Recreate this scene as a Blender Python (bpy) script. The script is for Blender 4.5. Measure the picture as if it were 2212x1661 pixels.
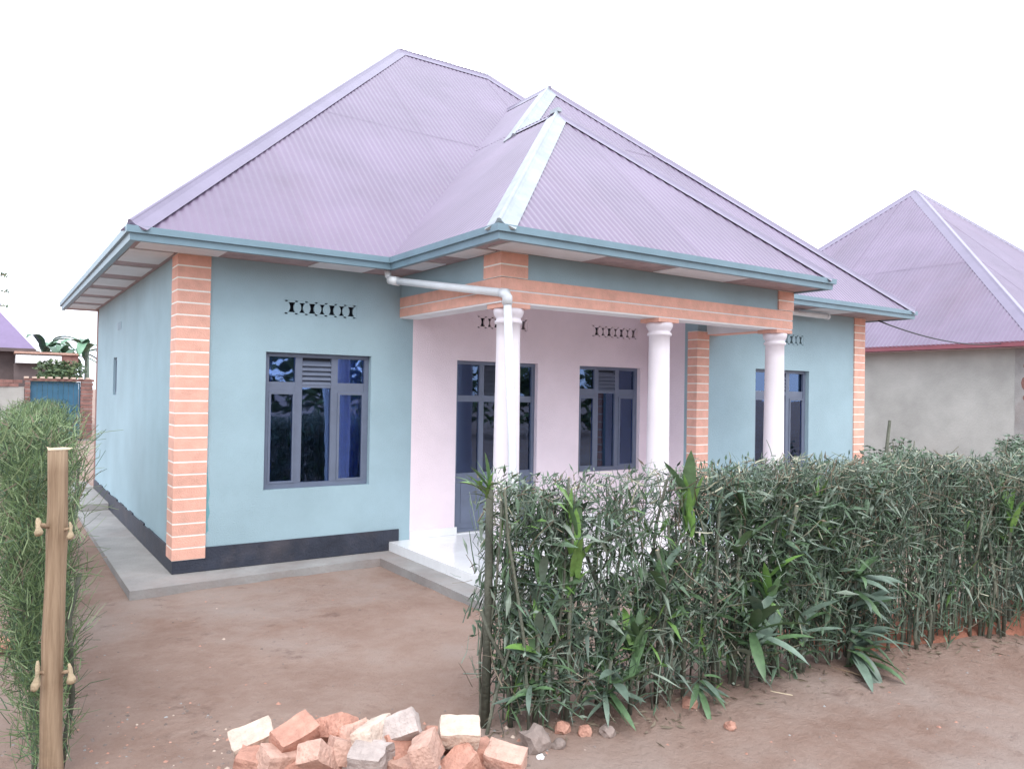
import bpy, bmesh, math, random
import numpy as np
from mathutils import Vector, Matrix, noise
from mathutils.geometry import tessellate_polygon

for o in list(bpy.data.objects):
    bpy.data.objects.remove(o)
random.seed(7)
sc = bpy.context.scene
COL = sc.collection
rad = math.radians

# ------------------------------------------------------------------ camera
cam_d = bpy.data.cameras.new('camera')
cam = bpy.data.objects.new('camera', cam_d)
COL.objects.link(cam)
CAM = Vector((-1.3889, -7.3191, 1.65))
YAW, PITCH, ROLL, F_PX = 0.6002, 0.0124, 0.0165, 1650.45
fw = Vector((math.sin(YAW) * math.cos(PITCH), math.cos(YAW) * math.cos(PITCH), math.sin(PITCH)))
rt = Vector((math.cos(YAW), -math.sin(YAW), 0))
up = rt.cross(fw)
r2 = math.cos(ROLL) * rt + math.sin(ROLL) * up
u2 = -math.sin(ROLL) * rt + math.cos(ROLL) * up
cam.matrix_world = Matrix(((r2.x, u2.x, -fw.x, CAM.x), (r2.y, u2.y, -fw.y, CAM.y), (r2.z, u2.z, -fw.z, CAM.z), (0, 0, 0, 1)))
cam_d.sensor_width = 36
cam_d.lens = F_PX / 2212 * 36
cam_d.clip_end = 2000
cam_d.clip_start = 0.05
sc.camera = cam

# ------------------------------------------------------------------ world and sun
SUN_EL, SUN_AZ = rad(52), rad(205)     # azimuth clockwise from +Y
w = bpy.data.worlds.new('World')
sc.world = w
w.use_nodes = True
nt = w.node_tree
nt.nodes.clear()
sky = nt.nodes.new('ShaderNodeTexSky')
sky.sky_type = 'NISHITA'
sky.sun_disc = False
sky.sun_elevation = SUN_EL
sky.sun_rotation = SUN_AZ
sky.air_density = 1.0
sky.dust_density = 4.0
hs = nt.nodes.new('ShaderNodeHueSaturation')
hs.inputs['Saturation'].default_value = 0.22
bg = nt.nodes.new('ShaderNodeBackground')
bg.inputs['Strength'].default_value = 0.15
out = nt.nodes.new('ShaderNodeOutputWorld')
nt.links.new(sky.outputs[0], hs.inputs['Color'])
# thick even cloud veils most of that sky
cl = nt.nodes.new('ShaderNodeMix')
cl.data_type = 'RGBA'
cl.inputs['Factor'].default_value = 0.85
cl.inputs['B'].default_value = (8.6, 9.3, 10.4, 1)
nt.links.new(hs.outputs[0], cl.inputs['A'])
nt.links.new(cl.outputs['Result'], bg.inputs['Color'])
nt.links.new(bg.outputs[0], out.inputs['Surface'])
sun_d = bpy.data.lights.new('sun', 'SUN')
sun_d.energy = 1.0
sun_d.angle = rad(35)
sun_d.color = (1.0, 0.95, 0.88)
sun = bpy.data.objects.new('sun', sun_d)
COL.objects.link(sun)
sd = Vector((math.sin(SUN_AZ) * math.cos(SUN_EL), math.cos(SUN_AZ) * math.cos(SUN_EL), math.sin(SUN_EL)))
sun.rotation_euler = sd.to_track_quat('Z', 'Y').to_euler()
sun.location = sd * 50
sc.view_settings.view_transform = 'Standard'
sc.view_settings.look = 'None'
sc.view_settings.gamma = 1
sc.view_settings.use_curve_mapping = False
sc.view_settings.exposure = 0.85
sc.render.engine = 'CYCLES'
sc.cycles.max_bounces = 8
sc.cycles.transparent_max_bounces = 16

# ------------------------------------------------------------------ helpers
WM = {}


def place(o, parent=None, M=None):
    """Link an object at world matrix M under parent."""
    COL.objects.link(o)
    M = M if M is not None else Matrix.Identity(4)
    if parent is not None:
        o.parent = parent
        o.matrix_parent_inverse = WM[parent.name].inverted()
    o.matrix_basis = M
    WM[o.name] = M
    return o


def tag(o, label=None, cat=None, group=None, kind=None):
    if label: o['label'] = label
    if cat: o['category'] = cat
    if group: o['group'] = group
    if kind: o['kind'] = kind
    return o


def thing(name, label, cat, loc=(0, 0, 0), group=None):
    o = bpy.data.objects.new(name, None)
    o.empty_display_size = 0.2
    place(o, None, Matrix.Translation(Vector(loc)))
    return tag(o, label, cat, group)


class MB:
    def __init__(s):
        s.v = []; s.f = []; s.m = []

    def add(s, vs, fs, mi=0):
        b = len(s.v)
        s.v.extend([tuple(q) for q in vs])
        for f in fs:
            s.f.append(tuple(i + b for i in f)); s.m.append(mi)
        return s

    def box(s, x0, x1, y0, y1, z0, z1, mi=0):
        vs = [(x0, y0, z0), (x1, y0, z0), (x1, y1, z0), (x0, y1, z0), (x0, y0, z1), (x1, y0, z1), (x1, y1, z1), (x0, y1, z1)]
        return s.add(vs, [(3, 2, 1, 0), (4, 5, 6, 7), (0, 1, 5, 4), (1, 2, 6, 5), (2, 3, 7, 6), (3, 0, 4, 7)], mi)

    def tube(s, pts, rr, n=6, mi=0, cap=True, capmi=None):
        pts = [Vector(p) for p in pts]
        vs = []; fs = []
        up0 = Vector((0.13, 0.31, 0.94))
        for i, p in enumerate(pts):
            d = (pts[min(i + 1, len(pts) - 1)] - pts[max(i - 1, 0)])
            d = d.normalized() if d.length > 1e-9 else Vector((0, 0, 1))
            a = d.cross(up0 if abs(d.dot(up0)) < 0.93 else Vector((1, 0.2, 0)))
            a.normalize(); b = d.cross(a)
            r = rr[i] if hasattr(rr, '__len__') else rr
            for k in range(n):
                t = 2 * math.pi * k / n
                vs.append(p + (a * math.cos(t) + b * math.sin(t)) * r)
        for i in range(len(pts) - 1):
            for k in range(n):
                k2 = (k + 1) % n
                fs.append((i * n + k, i * n + k2, (i + 1) * n + k2, (i + 1) * n + k))
        s.add(vs, fs, mi)
        if cap:
            base = len(s.v) - len(vs)
            s.f.append(tuple(base + k for k in reversed(range(n)))); s.m.append(mi)
            s.f.append(tuple(base + (len(pts) - 1) * n + k for k in range(n))); s.m.append(mi if capmi is None else capmi)
        return s

    def lathe(s, prof, cx, cy, n=32, mi=0):
        vs = []; fs = []
        for r, z in prof:
            for k in range(n):
                t = 2 * math.pi * k / n
                vs.append((cx + r * math.cos(t), cy + r * math.sin(t), z))
        for i in range(len(prof) - 1):
            for k in range(n):
                k2 = (k + 1) % n
                fs.append((i * n + k, i * n + k2, (i + 1) * n + k2, (i + 1) * n + k))
        fs.append(tuple(reversed(range(n))))
        fs.append(tuple((len(prof) - 1) * n + k for k in range(n)))
        return s.add(vs, fs, mi)

    def mesh(s, name, mats, smooth=False):
        me = bpy.data.meshes.new(name)
        me.from_pydata(s.v, [], s.f)
        for m in (mats if isinstance(mats, (list, tuple)) else [mats]):
            me.materials.append(m)
        me.polygons.foreach_set('material_index', s.m)
        if smooth:
            me.polygons.foreach_set('use_smooth', [True] * len(s.f))
        me.update()
        return me

    def build(s, name, mats, parent=None, smooth=False, M=None):
        return place(bpy.data.objects.new(name, s.mesh(name, mats, smooth)), parent, M)


def inst(name, me, parent, M):
    return place(bpy.data.objects.new(name, me), parent, M)


def panel(mb, outer, holes, to3, thick, mi=0):
    """Flat slab with holes: outer/holes are (u,z) loops, to3(u,z,d) gives the point at depth d behind the face."""
    loops = [outer] + list(holes)
    tris = tessellate_polygon([[Vector((a, b, 0)) for a, b in lp] for lp in loops])
    flat = [p for lp in loops for p in lp]
    n = len(flat)
    vs = [to3(a, b, 0) for a, b in flat] + [to3(a, b, thick) for a, b in flat]
    fs = []
    for t in tris:
        fs.append(tuple(t)); fs.append(tuple(i + n for i in reversed(t)))
    k = 0
    for lp in loops:
        L = len(lp)
        for i in range(L):
            j = (i + 1) % L
            fs.append((k + i, k + j, k + j + n, k + i + n))
        k += L
    mb.add(vs, fs, mi)
    return mb


def rect(a0, a1, b0, b1):
    return [(a0, b0), (a1, b0), (a1, b1), (a0, b1)]


# camera rays from picture positions (2212 x 1661 view of the photograph) to find where things stand
def ray(u, v):
    return r2 * ((u - 1106) / F_PX) + u2 * (-(v - 830.5) / F_PX) + fw


def onZ(u, v, z):
    d = ray(u, v); return CAM + d * ((z - CAM.z) / d.z)


def onY(u, v, y):
    d = ray(u, v); return CAM + d * ((y - CAM.y) / d.y)


# ------------------------------------------------------------------ materials
def mat(name, col, rough=0.7, var=0.12, scale=6.0, bump=0.0, bscale=60.0, spec=0.4, metal=0.0, col2=None, detail=6, coord='Object', dirt=0.0, dirtcol=(0.2, 0.13, 0.1), objvar=0.0):
    m = bpy.data.materials.new(name)
    m.use_nodes = True
    t = m.node_tree
    b = t.nodes['Principled BSDF']
    b.inputs['Roughness'].default_value = rough
    b.inputs['Metallic'].default_value = metal
    b.inputs['Specular IOR Level'].default_value = spec
    tc = t.nodes.new('ShaderNodeTexCoord')
    geo = t.nodes.new('ShaderNodeNewGeometry')
    src = geo.outputs['Position'] if coord == 'World' else tc.outputs['Object']
    n = t.nodes.new('ShaderNodeTexNoise')
    n.inputs['Scale'].default_value = scale
    n.inputs['Detail'].default_value = detail
    n.inputs['Roughness'].default_value = 0.62
    t.links.new(src, n.inputs['Vector'])
    r = t.nodes.new('ShaderNodeValToRGB')
    c2 = col2 if col2 else tuple(min(1, x * (1 + var)) for x in col)
    c1 = col if col2 else tuple(x * (1 - var) for x in col)
    r.color_ramp.elements[0].color = (*c1, 1); r.color_ramp.elements[0].position = 0.32
    r.color_ramp.elements[1].color = (*c2, 1); r.color_ramp.elements[1].position = 0.68
    t.links.new(n.outputs['Fac'], r.inputs['Fac'])
    last = r.outputs['Color']
    if dirt > 0:
        n2 = t.nodes.new('ShaderNodeTexNoise')
        n2.inputs['Scale'].default_value = scale * 0.35
        n2.inputs['Detail'].default_value = 8
        n2.inputs['Roughness'].default_value = 0.7
        t.links.new(src, n2.inputs['Vector'])
        r3 = t.nodes.new('ShaderNodeValToRGB')
        r3.color_ramp.elements[0].position = 0.5; r3.color_ramp.elements[0].color = (0, 0, 0, 1)
        r3.color_ramp.elements[1].position = 0.75; r3.color_ramp.elements[1].color = (dirt, dirt, dirt, 1)
        t.links.new(n2.outputs['Fac'], r3.inputs['Fac'])
        mx = t.nodes.new('ShaderNodeMix'); mx.data_type = 'RGBA'
        t.links.new(r3.outputs['Color'], mx.inputs['Factor'])
        t.links.new(last, mx.inputs['A']); mx.inputs['B'].default_value = (*dirtcol, 1)
        last = mx.outputs['Result']
    if objvar > 0:
        oi = t.nodes.new('ShaderNodeObjectInfo')
        mr = t.nodes.new('ShaderNodeMapRange')
        mr.inputs['To Min'].default_value = 1 - objvar; mr.inputs['To Max'].default_value = 1 + objvar
        t.links.new(oi.outputs['Random'], mr.inputs['Value'])
        h = t.nodes.new('ShaderNodeHueSaturation')
        t.links.new(mr.outputs['Result'], h.inputs['Value']); t.links.new(last, h.inputs['Color'])
        last = h.outputs['Color']
    t.links.new(last, b.inputs['Base Color'])
    if bump > 0:
        nb = t.nodes.new('ShaderNodeTexNoise')
        nb.inputs['Scale'].default_value = bscale; nb.inputs['Detail'].default_value = 5
        t.links.new(src, nb.inputs['Vector'])
        bp = t.nodes.new('ShaderNodeBump')
        bp.inputs['Strength'].default_value = bump; bp.inputs['Distance'].default_value = 0.02
        t.links.new(nb.outputs['Fac'], bp.inputs['Height'])
        t.links.new(bp.outputs['Normal'], b.inputs['Normal'])
    return m


def glass(name, tint, refl, ior=1.9):
    m = bpy.data.materials.new(name)
    m.use_nodes = True
    t = m.node_tree; t.nodes.clear()
    o = t.nodes.new('ShaderNodeOutputMaterial')
    tr = t.nodes.new('ShaderNodeBsdfTransparent'); tr.inputs['Color'].default_value = (*tint, 1)
    gl = t.nodes.new('ShaderNodeBsdfGlossy'); gl.inputs['Roughness'].default_value = 0.02; gl.inputs['Color'].default_value = (*refl, 1)
    fr = t.nodes.new('ShaderNodeFresnel'); fr.inputs['IOR'].default_value = ior
    nz = t.nodes.new('ShaderNodeTexNoise'); nz.inputs['Scale'].default_value = 3.0
    bp = t.nodes.new('ShaderNodeBump'); bp.inputs['Strength'].default_value = 0.05; bp.inputs['Distance'].default_value = 0.02
    tc = t.nodes.new('ShaderNodeTexCoord')
    t.links.new(tc.outputs['Object'], nz.inputs['Vector'])
    t.links.new(nz.outputs['Fac'], bp.inputs['Height']); t.links.new(bp.outputs['Normal'], gl.inputs['Normal'])
    mx = t.nodes.new('ShaderNodeMixShader')
    t.links.new(fr.outputs[0], mx.inputs[0]); t.links.new(tr.outputs[0], mx.inputs[1]); t.links.new(gl.outputs[0], mx.inputs[2])
    t.links.new(mx.outputs[0], o.inputs['Surface'])
    return m


BLUE = (0.325, 0.447, 0.503)
M = {}
M['blue'] = mat('blue_plaster', BLUE, 0.8, 0.09, 1.1, 0.32, 110, spec=0.25, coord='World', dirt=0.12, dirtcol=(0.36, 0.40, 0.43))
M['pink'] = mat('pink_plaster', (0.82, 0.70, 0.755), 0.75, 0.05, 1.6, 0.3, 75, spec=0.3, coord='World')
M['orange'] = mat('orange_brick_paint', (0.77, 0.425, 0.335), 0.75, 0.10, 9, 0.3, 90, spec=0.25, coord='World', objvar=0.05)
M['white'] = mat('white_paint', (0.78, 0.77, 0.78), 0.6, 0.04, 4, 0.1, 80, spec=0.4, coord='World')
M['joint'] = mat('cream_joint', (0.88, 0.85, 0.80), 0.7, 0.03, 8, 0.15, 80, coord='World')
M['column'] = mat('white_column_paint', (0.80, 0.74, 0.79), 0.45, 0.03, 3, 0.05, 60, spec=0.5, coord='World')
M['tile'] = mat('white_floor_tile', (0.78, 0.78, 0.80), 0.15, 0.04, 5, 0, spec=0.5, coord='World', objvar=0.03)
M['grout'] = mat('grout', (0.45, 0.45, 0.48), 0.8, 0.1, 9, coord='World')
M['black'] = mat('black_plinth_paint', (0.032, 0.037, 0.056), 0.55, 0.25, 5, 0.3, 50, coord='World', dirt=0.35, dirtcol=(0.16, 0.13, 0.13))
M['frame'] = mat('grey_steel_frame', (0.13, 0.155, 0.22), 0.45, 0.08, 6, 0.03, 60, spec=0.5, coord='World')
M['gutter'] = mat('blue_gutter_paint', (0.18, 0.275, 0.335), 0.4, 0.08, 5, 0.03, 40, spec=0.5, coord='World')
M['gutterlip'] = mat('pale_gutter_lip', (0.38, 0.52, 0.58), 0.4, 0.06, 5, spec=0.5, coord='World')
M['soffit'] = mat('brown_timber_soffit', (0.37, 0.285, 0.295), 0.8, 0.2, 7, 0.2, 40, coord='World')
M['soffitp'] = mat('pale_soffit_board', (0.66, 0.67, 0.70), 0.7, 0.06, 3, 0.1, 40, coord='World')
M['roof'] = mat('maroon_roof_paint', (0.172, 0.128, 0.196), 0.34, 0.14, 0.8, 0.0, spec=0.6, coord='World', objvar=0.06, dirt=0.3, dirtcol=(0.17, 0.095, 0.135))
M['cap'] = mat('roof_ridge_paint', (0.20, 0.170, 0.245), 0.32, 0.08, 3, spec=0.6, coord='World')
M['silver'] = mat('galvanised_ridge', (0.36, 0.39, 0.41), 0.40, 0.14, 5, 0.08, 18, spec=0.5, metal=0.5, coord='World')
M['deck'] = mat('dark_roof_timber', (0.06, 0.05, 0.05), 0.9, 0.2, 5, coord='World')
M['pipe'] = mat('white_plastic_pipe', (0.72, 0.75, 0.78), 0.35, 0.05, 8, spec=0.5, coord='World')
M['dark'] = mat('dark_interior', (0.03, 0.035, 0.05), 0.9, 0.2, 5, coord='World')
M['room'] = mat('room_plaster', (0.30, 0.33, 0.38), 0.9, 0.1, 3, coord='World')
M['curtain'] = mat('blue_curtain', (0.16, 0.24, 0.62), 0.85, 0.15, 6, 0.1, 100, coord='World')
M['glass'] = glass('tinted_window_glass', (0.72, 0.82, 1.0), (0.42, 0.60, 1.0), 2.4)
M['concrete'] = mat('concrete_apron', (0.30, 0.29, 0.285), 0.85, 0.16, 2.2, 0.4, 45, spec=0.2, coord='World', dirt=0.6, dirtcol=(0.27, 0.20, 0.18))
M['ncon'] = mat('rendered_grey_wall', (0.40, 0.395, 0.375), 0.85, 0.16, 0.9, 0.3, 30, spec=0.2, coord='World', dirt=0.5, dirtcol=(0.33, 0.30, 0.28))
M['nfascia'] = mat('red_fascia', (0.24, 0.075, 0.095), 0.55, 0.1, 4, coord='World')
M['bark'] = mat('post_wood', (0.30, 0.205, 0.14), 0.8, 0.3, 9, 0.5, 40, spec=0.2, col2=(0.40, 0.29, 0.20))
def wood_mat():
    m = mat('post_wood', (0.19, 0.125, 0.08), 0.8, 0.3, 9, 0.0, 40, spec=0.2, col2=(0.34, 0.245, 0.165), coord='World', dirt=0.8, dirtcol=(0.13, 0.09, 0.06))
    t = m.node_tree
    b = t.nodes['Principled BSDF']
    geo = [n for n in t.nodes if n.type == 'NEW_GEOMETRY'][0]
    mp = t.nodes.new('ShaderNodeMapping'); mp.inputs['Scale'].default_value = (9.0, 9.0, 0.55)
    t.links.new(geo.outputs['Position'], mp.inputs['Vector'])
    for n in [n for n in t.nodes if n.type == 'TEX_NOISE'][:1]:
        t.links.new(mp.outputs['Vector'], n.inputs['Vector']); n.inputs['Scale'].default_value = 6
    nb = t.nodes.new('ShaderNodeTexNoise'); nb.inputs['Scale'].default_value = 9; nb.inputs['Detail'].default_value = 8
    t.links.new(mp.outputs['Vector'], nb.inputs['Vector'])
    bp = t.nodes.new('ShaderNodeBump'); bp.inputs['Strength'].default_value = 0.8; bp.inputs['Distance'].default_value = 0.01
    t.links.new(nb.outputs['Fac'], bp.inputs['Height']); t.links.new(bp.outputs['Normal'], b.inputs['Normal'])
    return m


M['postwood'] = wood_mat()
M['stub'] = mat('weathered_cut_wood', (0.36, 0.28, 0.185), 0.8, 0.25, 40, 0.4, 90, spec=0.2, coord='World')
M['cutwood'] = mat('fresh_cut_wood', (0.52, 0.42, 0.30), 0.75, 0.12, 15, 0.2, 60, spec=0.2)
M['stem'] = mat('grey_green_stem', (0.125, 0.13, 0.10), 0.75, 0.3, 9, 0.4, 60, spec=0.3, coord='World', objvar=0.35)
M['tw1'] = mat('twig_green', (0.100, 0.155, 0.098), 0.6, 0.3, 5, spec=0.35, coord='World')
M['tw2'] = mat('twig_grey_green', (0.195, 0.24, 0.19), 0.55, 0.25, 5, spec=0.4, coord='World')
M['tw3'] = mat('twig_dark', (0.058, 0.088, 0.068), 0.6, 0.3, 5, spec=0.35, coord='World')
M['tw4'] = mat('twig_dry', (0.19, 0.155, 0.115), 0.8, 0.3, 5, spec=0.2, coord='World')
M['tw5'] = mat('twig_pale_tip', (0.45, 0.44, 0.33), 0.6, 0.2, 5, spec=0.3, coord='World')
M['lf1'] = mat('dracaena_leaf', (0.088, 0.155, 0.072), 0.45, 0.25, 8, spec=0.5, objvar=0.3)
M['lf2'] = mat('dracaena_leaf_bright', (0.15, 0.28, 0.07), 0.40, 0.2, 8, spec=0.5, objvar=0.25)
M['lf3'] = mat('dracaena_leaf_grey', (0.125, 0.175, 0.135), 0.45, 0.2, 8, spec=0.55, objvar=0.3)
M['lf4'] = mat('dracaena_leaf_yellowed', (0.36, 0.30, 0.10), 0.5, 0.2, 8, spec=0.4, objvar=0.2)
M['banana'] = mat('banana_leaf', (0.13, 0.23, 0.15), 0.45, 0.25, 2, spec=0.4, objvar=0.25)
M['bush'] = mat('bush_leaf', (0.13, 0.18, 0.085), 0.6, 0.35, 2, spec=0.3, coord='World')
M['bush2'] = mat('bush_leaf_dark', (0.07, 0.11, 0.06), 0.6, 0.35, 2, spec=0.3, coord='World')
M['gate'] = mat('blue_gate_paint', (0.030, 0.115, 0.195), 0.45, 0.15, 3, spec=0.5, coord='World', dirt=0.3, dirtcol=(0.05, 0.09, 0.14))
M['farbrick'] = mat('far_brick', (0.22, 0.115, 0.10), 0.85, 0.25, 5, 0.4, 20, coord='World', objvar=0.15)
M['purple'] = mat('purple_roof', (0.20, 0.15, 0.265), 0.5, 0.1, 2, coord='World')
M['brown'] = mat('brown_wall', (0.11, 0.085, 0.085), 0.85, 0.2, 2, 0.2, 20, coord='World')
M['wire'] = mat('black_cable', (0.04, 0.04, 0.05), 0.6, 0.1, 5)
M['stone'] = mat('grey_stone', (0.24, 0.19, 0.17), 0.85, 0.3, 8, 0.5, 40, spec=0.2, objvar=0.25)
BR = [mat('brick_red', (0.48, 0.255, 0.195), 0.85, 0.25, 14, 0.7, 55, spec=0.15, objvar=0.12, dirt=0.6, dirtcol=(0.46, 0.32, 0.25)),
      mat('brick_pink', (0.54, 0.345, 0.28), 0.85, 0.2, 14, 0.7, 55, spec=0.15, objvar=0.1, dirt=0.5, dirtcol=(0.40, 0.20, 0.14)),
      mat('brick_cream', (0.58, 0.46, 0.385), 0.85, 0.22, 14, 0.7, 55, spec=0.15, objvar=0.06, dirt=0.4, dirtcol=(0.5, 0.3, 0.2)),
      mat('brick_grey', (0.43, 0.36, 0.335), 0.85, 0.2, 14, 0.7, 55, spec=0.15, objvar=0.1, dirt=0.5, dirtcol=(0.55, 0.48, 0.42))]


def ground_mat():
    m = bpy.data.materials.new('red_brown_earth')
    m.use_nodes = True
    t = m.node_tree
    b = t.nodes['Principled BSDF']
    b.inputs['Roughness'].default_value = 0.92
    b.inputs['Specular IOR Level'].default_value = 0.15
    geo = t.nodes.new('ShaderNodeNewGeometry')

    def nz(scale, detail=8, rough=0.65):
        n = t.nodes.new('ShaderNodeTexNoise')
        n.inputs['Scale'].default_value = scale; n.inputs['Detail'].default_value = detail; n.inputs['Roughness'].default_value = rough
        t.links.new(geo.outputs['Position'], n.inputs['Vector'])
        return n

    def ramp(n, a, bb, c0, c1):
        r = t.nodes.new('ShaderNodeValToRGB')
        r.color_ramp.elements[0].position = a; r.color_ramp.elements[0].color = (*c0, 1)
        r.color_ramp.elements[1].position = bb; r.color_ramp.elements[1].color = (*c1, 1)
        t.links.new(n.outputs['Fac'], r.inputs['Fac'])
        return r

    def mix(f, a, bb):
        mx = t.nodes.new('ShaderNodeMix'); mx.data_type = 'RGBA'
        t.links.new(f, mx.inputs['Factor']); t.links.new(a, mx.inputs['A'])
        if isinstance(bb, tuple): mx.inputs['B'].default_value = (*bb, 1)
        else: t.links.new(bb, mx.inputs['B'])
        return mx.outputs['Result']
    base = ramp(nz(0.9), 0.35, 0.68, (0.240, 0.156, 0.124), (0.330, 0.240, 0.200))
    grey = ramp(nz(0.45, 5), 0.50, 0.66, (0, 0, 0), (0.75, 0.75, 0.75))
    c = mix(grey.outputs['Color'], base.outputs['Color'], (0.305, 0.252, 0.228))
    fine = ramp(nz(9), 0.42, 0.75, (0, 0, 0), (0.42, 0.42, 0.42))
    c = mix(fine.outputs['Color'], c, (0.36, 0.275, 0.235))
    dk = ramp(nz(5, 6), 0.60, 0.74, (0, 0, 0), (0.6, 0.6, 0.6))
    c = mix(dk.outputs['Color'], c, (0.13, 0.078, 0.065))
    t.links.new(c, b.inputs['Base Color'])
    n1 = nz(22, 8, 0.7)
    bp = t.nodes.new('ShaderNodeBump'); bp.inputs['Strength'].default_value = 0.85; bp.inputs['Distance'].default_value = 0.03
    t.links.new(n1.outputs['Fac'], bp.inputs['Height']); t.links.new(bp.outputs['Normal'], b.inputs['Normal'])
    return m


M['ground'] = ground_mat()
M['redsoil'] = mat('red_soil', (0.30, 0.13, 0.09), 0.95, 0.25, 6, 0.7, 30, spec=0.1, coord='World')

# ------------------------------------------------------------------ ground
GZ = -0.07


def gh(x, y):
    z = GZ + 0.020 * noise.noise((x * 0.7, y * 0.7, 0.3)) + 0.015 * noise.noise((x * 2.6, y * 2.6, 3.1)) + 0.006 * noise.noise((x * 7, y * 7, 1.7))
    if y > 2 and x < 0:
        z += 0.05 * min(1, (y - 2) / 3)
    # low bank along the foot of the right hedge
    d = abs(y - (-4.2 - 0.11 * (x - 0.7)))
    if x > 0.6 and d < 0.5:
        z += 0.03 * (1 - d / 0.5) * min(1, (x - 0.6) / 0.4)
    return z


def spread(lo, hi, step, far):
    a = list(np.arange(lo, hi + 1e-6, step))
    s = step
    p = a[-1]; l = []
    while p < far: s *= 1.35; p += s; l.append(p)
    q = a[0]; s = step; k = []
    while q > -far: s *= 1.35; q -= s; k.append(q)
    return list(reversed(k)) + a + l


gx = spread(-3.5, 7.0, 0.09, 600); gy = spread(-6.5, 1.5, 0.09, 600)
g = MB()
g.v = [(x, y, gh(x, y) if abs(x) < 60 and abs(y) < 60 else GZ) for y in gy for x in gx]
nx = len(gx)
g.f = [(j * nx + i, j * nx + i + 1, (j + 1) * nx + i + 1, (j + 1) * nx + i) for j in range(len(gy) - 1) for i in range(nx - 1)]
g.m = [0] * len(g.f)
tag(g.build('ground', M['ground'], smooth=True), kind='structure')

# concrete apron round the house
ap = MB()
panel(ap, [(-0.41, -0.44), (1.86, -0.30), (1.86, -2.34), (6.6, -2.34), (6.6, -1.25), (9.9, -1.25), (9.9, 7.2), (-0.40, 7.2)], [],
      lambda a, b, d: (a, b, -0.004 - d), 0.25)
ap_o = tag(ap.build('concrete_pavement', M['concrete']), kind='structure')
MB().box(-0.36, -0.02, 4.3, 7.1, 0.001, 0.085).build('raised_step', M['concrete'], ap_o)

# ------------------------------------------------------------------ the house
H = thing('house', 'pale blue plastered house with pink porch, orange brick corners and mauve hipped roof', 'house', (3, 0, 0))
ZS, ZE = 2.862, 2.96
YR = -0.85                 # face of the right wing
XR0, XR1 = 5.79, 9.40


def front(y):              # wall facing -Y at depth y
    return lambda a, b, d: (a, y + d, b)


def side_l(x):             # wall facing -X
    return lambda a, b, d: (x + d, a, b)


TW = 0.20
WIN = dict(z0=0.696, z1=2.014)
# vent openings
V_LEFT = (0.93, 1.69); V_P1 = (3.12, 3.83); V_P2 = (4.81, 5.59); V_R = (7.17, 7.93)
VZ = (2.385, 2.525)
mb = panel(MB(), rect(0.0, 2.33, 0.0, ZS), [rect(0.78, 1.857, WIN['z0'], WIN['z1']), rect(*V_LEFT, *VZ)], front(0), TW)
mb.build('front_wall', M['blue'], H)
mb = panel(MB(), rect(2.3305, XR0 - 0.001, 0.0, ZS), [rect(2.88, 3.99, 0.09, 2.014), rect(4.63, 5.655, WIN['z0'], WIN['z1']), rect(*V_P1, *VZ), rect(*V_P2, *VZ)], front(0), TW)
tag(mb.build('porch_wall', M['pink'], H), 'pink plastered wall behind the porch columns')
mb = panel(MB(), rect(XR0, XR1, 0.0, ZS), [rect(6.91, 8.07, WIN['z0'], 2.035), rect(*V_R, *VZ)], front(YR), TW)
mb.build('wing_wall', M['blue'], H)
panel(MB(), rect(YR + TW + 0.001, -0.001, 0.0, ZS), [], side_l(XR0), 0.18).build('porch_return_wall', M['pink'], H)
panel(MB(), rect(TW + 0.001, 6.14, 0.0, ZS), [rect(3.96, 4.30, 1.55, 2.05)], side_l(0.0), TW).build('side_wall', M['blue'], H)
MB().box(0.0, XR1, 6.141, 6.34, 0, ZS).build('rear_wall', M['farbrick'], H)
MB().box(XR1 - TW, XR1, YR + TW + 0.001, 6.14, 0, ZS).build('end_wall', M['blue'], H)
# rooms behind the windows: partitions so that the inside is dim, not empty
MB().box(0.21, XR1 - 0.21, 3.2, 3.3, 0, ZS).build('room_partition', M['room'], H)
MB().box(2.5, 2.6, 0.21, 3.19, 0, ZS).build('room_partition', M['room'], H)
MB().box(0.21, XR1 - 0.21, 0.21, 6.1, 0.0, 0.05).build('room_floor', M['concrete'], H)

# black plinth
mb = MB(); mb.box(-0.015, 2.2, -0.015, -0.0005, 0.0, 0.212)
mb.build('plinth', M['black'], H)
mb = MB()
N = 24
for i in range(N):          # hand-painted upper edge on the side wall
    a = -0.0149 + i * 6.15 / N; b = a + 6.15 / N - 0.0005
    mb.box(-0.017, -0.0005, a, b, 0.0, 0.212 + 0.012 * math.sin(i * 2.3) * (i > 3))
mb.build('plinth', M['black'], H)
MB().box(XR0 + 0.3, XR1, YR - 0.015, YR - 0.0005, 0, 0.212).build('plinth', M['black'], H)


# striped pilasters: cream core with orange bricks standing proud
def pilaster(x0, x1, y0, y1, z0, z1, px=0.02, py=0.02, course=0.1075, nm='pilaster', xr=0.0):
    """(x0,y0) is the outer corner; the core sits a little inside the bricks."""
    core = MB().box(x0 + 0.0022, x1 - 0.0022 - xr, y0 + 0.0022, y1 - 0.0022, z0 + 0.004, z1).build(nm, M['joint'], H)
    me = MB().box(x0, x1, y0, y1, 0, 0.1).mesh('brick', M['orange'])
    n = int((z1 - z0) / course)
    course = (z1 - z0) / n
    for k in range(n):
        inst('brick', me, core, Matrix.Translation((random.uniform(-.0008, .0008), random.uniform(-.0008, .0008), z0 + 0.008 + k * course)) @ Matrix.Diagonal((1, 1, (course - .0145) / .1, 1)))
    return core


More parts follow.
